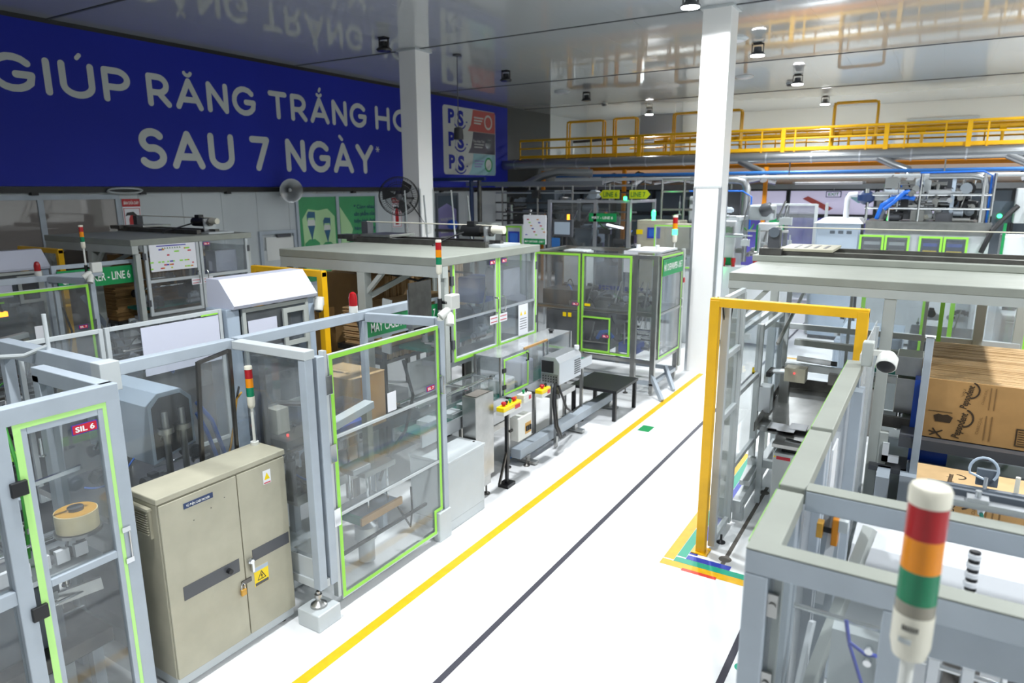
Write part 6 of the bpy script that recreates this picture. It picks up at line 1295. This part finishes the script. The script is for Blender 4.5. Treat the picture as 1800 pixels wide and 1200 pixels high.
t = cabinet_bg(-12.6, -11.9, 18.2, 18.8, 3.0, 'white control cabinet with an orange label at the left background', 'egrey'); build(G().box(-12.25, -12.1, 18.17, 18.175, 2.55, 2.85), 'orange_label', 'orange', t); build(G().box(-12.5, -12.3, 18.17, 18.175, 2.6, 2.85), 'diagram', 'lgrey', t)
t = cabinet_bg(-11.5, -10.9, 18.4, 18.9, 2.95, 'green edged machine door with bright interior beside the info board', 'lgrey', win=(-11.35, -11.05, 2.3, 2.7)); build(G().rim('Y', 18.37, -11.48, -10.92, 1.6, 2.92, .05, -.01, 0), 'tape', 'gtape', t)
t = T('hmi_panel', 'grey tilted operator screen on an arm beside the info board', 'control panel', (-9.4, 18.3, 0)); build(G().box(-9.75, -9.1, 18.2, 18.32, 2.65, 3.15), 'housing', 'dgrey', t, bev=.02); build(G().box(-9.68, -9.17, 18.19, 18.2, 2.72, 3.08), 'display', 'bluegrey', t); build(G().box(-9.45, -9.35, 18.3, 18.4, .02, 2.7), 'stand', 'dsteel', t); build(G().cyl((-9.25,18.25,3.15), (-9.25,18.25,3.3), .04), 'amber_lamp', 'ledorange', t); build(G().box(-9.72, -9.45, 18.1, 18.11, 2.35, 2.62), 'blue_notice', 'bluepaint', t)
# cartoner enclosure line 7 & line 6
t = T('cartoner', 'dark cartoner enclosure with clear panels and a green name sign', 'machine', (-9.0, 20.6, 0))
for (x, y) in ((-10.6,19.6), (-9.0,19.6), (-7.9,19.6), (-10.6,21.7), (-7.9,21.7)): build(G().box(x-.05, x+.05, y-.05, y+.05, .02, 3.7), 'post', 'alu', t)
for z in (3.65, 2.0): rail(t, (-10.6,19.6,z), (-7.9,19.6,z), .08, m='alu'); rail(t, (-7.9,19.6,z), (-7.9,21.7,z), .08, m='alu')
build(G().box(-10.5, -9.05, 19.597, 19.603, 2.05, 3.6), 'pane', 'smoke', t); build(G().box(-8.95, -7.95, 19.597, 19.603, 2.05, 3.6), 'pane', 'smoke', t); build(G().box(-10.5, -8.0, 19.8, 21.8, .1, 1.7), 'base', 'slate', t)
build(G().box(-9.2, -8.3, 19.55, 19.58, 3.05, 3.3), 'name_sign', 'sign', t); text('MÁY - LINE 6', 'lettering', 'signtxt', t, (-9.1, 19.545, 3.13), (1,0,0), (0,0,1), .08, .7, bold=.015)
build(G().bar((-8.75,19.9,2.95), (-8.2,19.9,2.85), .06), 'tube_light', 'tubeon', t); build(G().box(-9.9, -9.3, 20, 21, 1.7, 2.9), 'inner_cabinet', 'bluegrey', t); build(G().bar((-10.1,19.8,2.8), (-9.5,19.7,2.0), .08), 'slanted_chute', 'steel', t)
clutter(t, -10.3, -8.1, 19.8, 21.4, 1.8, 3.2, 40, 101, ('steel', 'dsteel', 'alu', 'lgrey', 'dgrey', 'bluegrey'), 1.8); build(G().cyl((-8.0,19.5,3.7), (-8.0,19.5,3.8), .05), 'green_lamp', 'ledgreen', t)
for i, (xa, xb, lab) in enumerate(((-9.30, -8.62, '6'), (-8.28, -7.60, '7'))):
    t = T('line_arrow_sign', ('yellow green LINE sign with its arrow pointing left', 'yellow green LINE sign with its arrow pointing right')[i], 'sign', ((xa+xb)/2, 20.5, 3.72), 'line arrow signs')
    pts = [(xa+.12,20.5,3.73), (xb,20.5,3.73), (xb,20.5,3.99), (xa+.12,20.5,3.99), (xa,20.5,3.86)] if i == 0 else [(xa,20.5,3.73), (xb-.12,20.5,3.73), (xb,20.5,3.86), (xb-.12,20.5,3.99), (xa,20.5,3.99)]
    build(G().prism(pts, (0,.02,0)), 'board', 'yarrow', t); text('LINE '+lab, 'lettering', 'arrowtxt', t, (xa+(.14 if i == 0 else .05), 20.495, 3.785), (1,0,0), (0,0,1), .15, .48, bold=.02)
    for d in (.2, .5): build(G().cyl((xa+d,20.51,3.98), (xa+d,20.51,4.35), .008, 6), 'hanger', 'chrome', t)
t = T('upper_guard', 'steel railed platform left of the bright column behind the overwrapper', 'platform', (-6.4, 21.5, 0))
for x in (-7.4, -6.7, -6.0, -5.3): build(G().cyl((x,21,.02), (x,21,4.3), .04, 8), 'post', 'steel', t, smooth=True)
for z in (4.3, 3.95, 3.4): build(G().cyl((-7.4,21,z), (-5.2,21,z), .035, 8), 'rail', 'steel', t, smooth=True)
build(G().box(-7.3, -5.2, 20.9, 22.6, 2.9, 3.0), 'deck', 'dsteel', t); build(G().box(-6.6, -5.5, 21.2, 22, 3.0, 3.8), 'pale_tank', 'lgrey', t, bev=.05); clutter(t, -7.2, -5.4, 21.1, 22.3, 3.05, 3.8, 24, 111, S=1.8)
t = T('green_edge_machine', 'pale machine with green taped window just left of the bright column', 'machine', (-5.6, 17.8, 0)); build(G().box(-6.4, -5.0, 17.6, 18.8, 0, 2.3), 'base', 'lgrey', t, bev=.02); guard(t, 'Y', 17.55, -6.35, -5.05, 2.0, 3.1, -1, fw=.05, fm='lgrey', pane='clear2', tape=True); build(G().box(-6.3, -5.1, 18.2, 18.7, 2.3, 3.1), 'back_box', 'beige', t, bev=.02); build(G().lathe((-5.3,18,2.4), [(.1,0),(.25,.4),(.25,.7)], n=14), 'hopper', 'steel', t, smooth=True)
# --- far machines just right of bright column
t = T('filling_tower', 'tall white filling machine with green trim right of the bright column', 'machine', (-4.3, 18.6, 0))
build(G().box(-4.95, -4.45, 18.4, 19.2, .1, 3.2), 'tower', 'white', t, bev=.03); build(G().box(-3.95, -3.45, 18.6, 19.2, .1, 3.15), 'tower', 'white', t, bev=.03)
for x in (-3.98, -3.44): build(G().box(x, x+.04, 18.57, 18.6, 1.8, 3.1), 'green_edge', 'sign', t)
build(G().box(-4.94, -4.5, 18.36, 18.4, 2.06, 2.25), 'green_label', 'sign', t); build(G().box(-4.9, -3.0, 18.0, 18.6, .1, 2.05), 'front_table', 'white', t, bev=.02); build(G().box(-5.0, -4.4, 18.5, 19.5, 3.2, 3.3), 'lit_head', 'white', t)
for x in (-4.85, -4.65, -4.4, -3.85): build(G().lathe((x,18.1,2.05), [(.05,0),(.05,.1),(.06,.11),(.06,.22)], n=12), 'red_button', 'red', t, smooth=True)
for x in (-4.85, -4.7): build(G().cyl((x,17.95,1.95), (x,17.95,2.05), .06), 'green_lamp', 'ledgreen', t)
build(G().box(-4.3, -3.7, 19.0, 19.6, 3.2, 3.6), 'hopper', 'lgrey', t, bev=.05); build(G().lathe((-4.0,19.1,3.4), [(.15,0),(.2,.1),(.15,.3)], axis=(1,0,.5), n=14), 'motor', 'dgrey', t, smooth=True); clutter(t, -5.0, -3.2, 18.1, 19.2, 2.2, 3.5, 26, 121, ('white', 'alu', 'steel', 'lgrey', 'dgrey'), 1.8)
t = T('bent_pipe_frame', 'thick silver bent pipe beside the bright column', 'pipe', (-5, 20, 0)); build(G().tube([(-6.2,20,4.25), (-4.9,20,4.25), (-4.7,20,4.2), (-4.62,20,4.05), (-4.62,20,2.0)], .11, 14), 'pipe', 'duct', t, smooth=True); build(G().tube([(-6.2,19.9,3.95), (-4.7,19.9,3.95), (-4.45,19.9,3.8), (-4.45,19.9,2.8)], .02), 'blue_tube', 'bluehose', t, smooth=True); build(G().box(-5.6, -4.8, 20.1, 20.85, 3.2, 4.0), 'dark_box', 'dgrey', t)
t = T('clear_booth', 'clear walled booth with a green name plate before the storefront', 'machine guard', (-3.4, 21, 0))
for (x, y) in ((-4.1,20.5), (-2.85,20.5), (-2.85,22.5)): build(G().box(x-.04, x+.04, y-.04, y+.04, .02, 3.6), 'post', 'lgrey', t)
build(G().box(-4.06, -2.89, 20.497, 20.503, 1.0, 3.55), 'pane', 'hazy', t); build(G().box(-4.05, -3.65, 20.45, 20.47, 2.85, 3.2), 'name_plate', 'sign', t); rail(t, (-4.1,20.5,3.58), (-2.85,20.5,3.58), .06, m='lgrey')
t = cabinet_bg(-2.75, -1.68, 20.0, 21.0, 3.12, 'large grey cabinet with a white sloped roof on the right', 'bluegrey'); build(G().prism([(-2.8,19.9,3.12), (-1.62,19.9,3.12), (-1.75,20.1,3.25), (-2.6,20.1,3.25)], (0,1.0,0)), 'roof', 'white', t); build(G().tube([(-2.1,20.4,3.2), (-2.1,20.4,3.75), (-2.05,20.4,3.85), (-1.95,20.4,3.86), (-1.87,20.4,3.86)], .07, 12), 'vent_pipe', 'white', t, smooth=True)
for k in range(3): build(G().box(-2.4+.2*k, -2.28+.2*k, 19.97, 19.98, 2.85, 2.93), 'vent', 'slate', t)
build(G().box(-2.6, -2.45, 19.97, 19.975, 2.15, 2.32), 'yellow_label', 'ywarn', t)
t = T('blue_door_panel', 'dark blue door with white notices before the lilac storefront', 'door', (-3.1, 29.9, 0)); build(G().box(-3.9, -2.5, 29.9, 29.98, 0, 2.9), 'leaf', 'pane_purple', t); build(G().box(-3.3, -2.55, 29.88, 29.9, 2.2, 2.8), 'notice', 'paper', t); build(G().box(-3.4, -2.5, 29.885, 29.9, 1.4, 2.15), 'blue_band', 'tape_blue', t)
# --- tank machine with pipes
t = T('tank_machine', 'complex steel tank machine with pipes and blue hoses at the right back', 'machine', (-.3, 20.6, 0))
build(G().box(-1.6, 1.1, 20.0, 21.8, .1, 2.9), 'base', 'lgrey', t); build(G().box(-1.58, 1.1, 19.96, 20.0, 2.9, 3.15), 'steel_fascia', 'steel', t)
build(G().box(-1.58, 1.1, 19.9, 21.9, 3.15, 3.2), 'platform', 'steel', t)
for i, (a, b) in enumerate(((-1.68, -1.12), (-1.1, -.55), (-.35, .15), (.17, .68))): guard(t, 'Y', 19.93, a, b, 1.75, 2.85, -1, fw=.04, fm='lgrey', pane='clear2', tape=True, tw=.05, name='window_door')
for i, (a, b) in enumerate(((-1.62, -1.15), (-1.05, -.6), (-.3, .1), (.2, .62))): build(G().box(a, b, 19.965, 19.99, 1.85, 2.75), 'window_interior', ('dgrey', 'dgrey', 'navy', 'navy')[i], t); build(G().box(a+.05, b-.05, 19.955, 19.965, 2.4, 2.5), 'yellow_bar', 'ywarn' if i > 1 else 'steel', t); build(G().box(a+.05, b-.05, 19.955, 19.965, 2.6, 2.68), 'blue_bar', 'blue' if i > 1 else 'lgrey', t)
for x in (-1.6, -1.1, -.45, .85, 1.05): build(G().cyl((x,20.1,3.2), (x,20.1,4.35 if x > -.5 else 3.85), .035, 8), 'upright', 'chrome', t, smooth=True)
for z in (3.85, 3.52): build(G().cyl((-1.65,20.1,z), (1.05,20.1,z), .03, 8), 'cross_rail', 'chrome', t, smooth=True)
build(G().tube([(-.3,20.2,4.3), (.6,20.2,4.3), (.82,20.2,4.25), (.9,20.2,4.05), (.9,20.2,1.8)], .09, 12), 'big_pipe', 'duct', t, smooth=True); build(G().tube([(-.5,20.15,4.38), (.8,20.15,4.4), (.98,20.15,4.3), (1.0,20.15,2.2)], .025), 'blue_tube', 'bluehose', t, smooth=True)
for x in (-.3, .05): build(G().cyl((x,20.3,3.35), (x,20.6,3.35), .17, 18), 'tank_end', 'lgrey', t, smooth=True)
build(G().box(.2, .28, 20.15, 20.2, 3.2, 4.3), 'mint_post', 'bluegrey', t); build(G().box(.4, .8, 20.4, 21, 3.25, 3.7), 'dark_motor', 'black', t, bev=.05); build(G().box(-.4, .1, 20.5, 21.2, 3.7, 4.1), 'dark_vessel', 'dgrey', t, bev=.1)
for p in (((-1.35,20.05,3.25), (-1.25,20.0,3.6), (-1.05,20.0,3.75), (-.75,20.1,3.8), (-.55,20.1,3.75)), ((-1.2,20.0,3.5), (-1.0,20.0,3.68), (-.8,20.0,3.9), (-.7,20.1,3.92))): build(G().tube(p, .055, 10), 'blue_hose', 'bluehose', t, smooth=True)
clutter(t, -1.35, .7, 20.15, 21.0, 3.25, 4.15, 110, 131, ('steel', 'chrome', 'alu', 'lgrey', 'dgrey', 'black'), 2.0)
build(G().cyl((-1.6,19.7,3.9), (-1.6,19.7,4.0), .06), 'silver_ball', 'chrome', t); build(G().lathe((-1.65,20.2,3.6), [(.05,0),(.2,.1),(.2,.25),(.1,.35)], n=16), 'blue_head', 'navy', t, smooth=True)
t = T('robot_cell', 'white machine with green trim and bent hoses at the far right', 'machine', (1.7, 20.2, 0))
build(G().box(1.35, 2.3, 20.0, 21.0, .1, 2.9), 'base', 'white', t, bev=.03)
for x in (1.33, 1.9): build(G().box(x, x+.06, 19.95, 20.0, 1.9, 3.2), 'green_edge', 'sign', t)
build(G().box(1.5, 1.8, 20.0, 20.4, 3.2, 4.0), 'mast', 'lgrey', t, bev=.02); build(G().tube([(1.55,20,3.6), (1.3,19.9,3.3), (1.1,19.8,3.0), (.95,19.8,2.5)], .06), 'black_hose', 'black', t, smooth=True); build(G().tube([(1.75,20,3.5), (1.95,19.9,3.6), (2.05,19.9,3.3), (2.05,19.9,2.3)], .08), 'cream_pipe', 'cream', t, smooth=True); build(G().box(1.1, 1.5, 20.4, 20.6, 3.2, 3.7), 'green_panel', 'pane_dark', t); build(G().cyl((1.25,20.38,3.35), (1.25,20.4,3.35), .05), 'green_lamp', 'ledgreen', t)
build(G().box(.9, 2.4, 19.3, 19.9, .1, 2.0), 'front_bench', 'lgrey', t)
for i, (x, m) in enumerate(((.85, 'red'), (1.15, 'orange'), (2.0, 'red'), (2.2, 'lgreen'))):
    t = T('status_light', ('small red status light on the far right bench', 'small lit green and orange status light on the far right bench', 'small white and red status light on the far right bench', 'small orange and dark green status light on the far right bench')[i], 'signal light', (x, 19.5, 2.0)); build(G().cyl((x,19.5,2.003), (x,19.5,2.15), .06), 'lower_lens', ('cream', 'ledgreen', 'white', 'lgreen')[i], t); build(G().cyl((x,19.5,2.15), (x,19.5,2.32), .055), 'upper_lens', ('red', 'red', 'red', 'orange')[i], t)
# far low machines visible through the right machine
for i, (x0, x1, y0, y1, h, m) in enumerate(((-1.3, -.3, 13.6, 14.6, 1.5, 'bluegrey'), (-.2, .8, 12.6, 13.6, 1.7, 'dgrey'), (1.0, 2.6, 12.8, 14, 2.1, 'lgrey'), (-1.6, -1.0, 15.6, 16.2, .9, 'bluegrey'))):
    t = T('aux_machine', ('pale blue cabinet block seen under the right machine roof', 'dark machine block seen behind the carton blanks', 'pale machine block at the right edge under the roof', 'small pale blue bin on the white floor behind the right machine')[i], 'machine', ((x0+x1)/2, (y0+y1)/2, 0)); build(G().box(x0, x1, y0, y1, .08, h), 'body', m, t, bev=.02); build(G().box(x0+.05, x1-.05, y0-.02, y0, .2, h-.1), 'front_panel', m, t, bev=.01); build(G().box(x0+.1, x1-.1, y0+.1, y1-.1, 0, .08), 'plinth', 'dgrey', t)
    if i: clutter(t, x0, x1, y0, y1, h+.02, h+.4, 10, 140+i)
t = T('green_window_unit', 'machine with green taped window under the right machine roof', 'machine guard', (0, 13, 0)); build(G().box(-.6, 1.9, 12.2, 12.5, .05, 1.2), 'base', 'lgrey', t, bev=.02)
for (a, b) in ((-.9, .0), (.3, 1.2), (1.22, 2.2)): guard(t, 'Y', 12.15, a, b, 1.2, 2.7, -1, fw=.05, fm='lgrey', pane='clear2', tape=True, tw=.06)
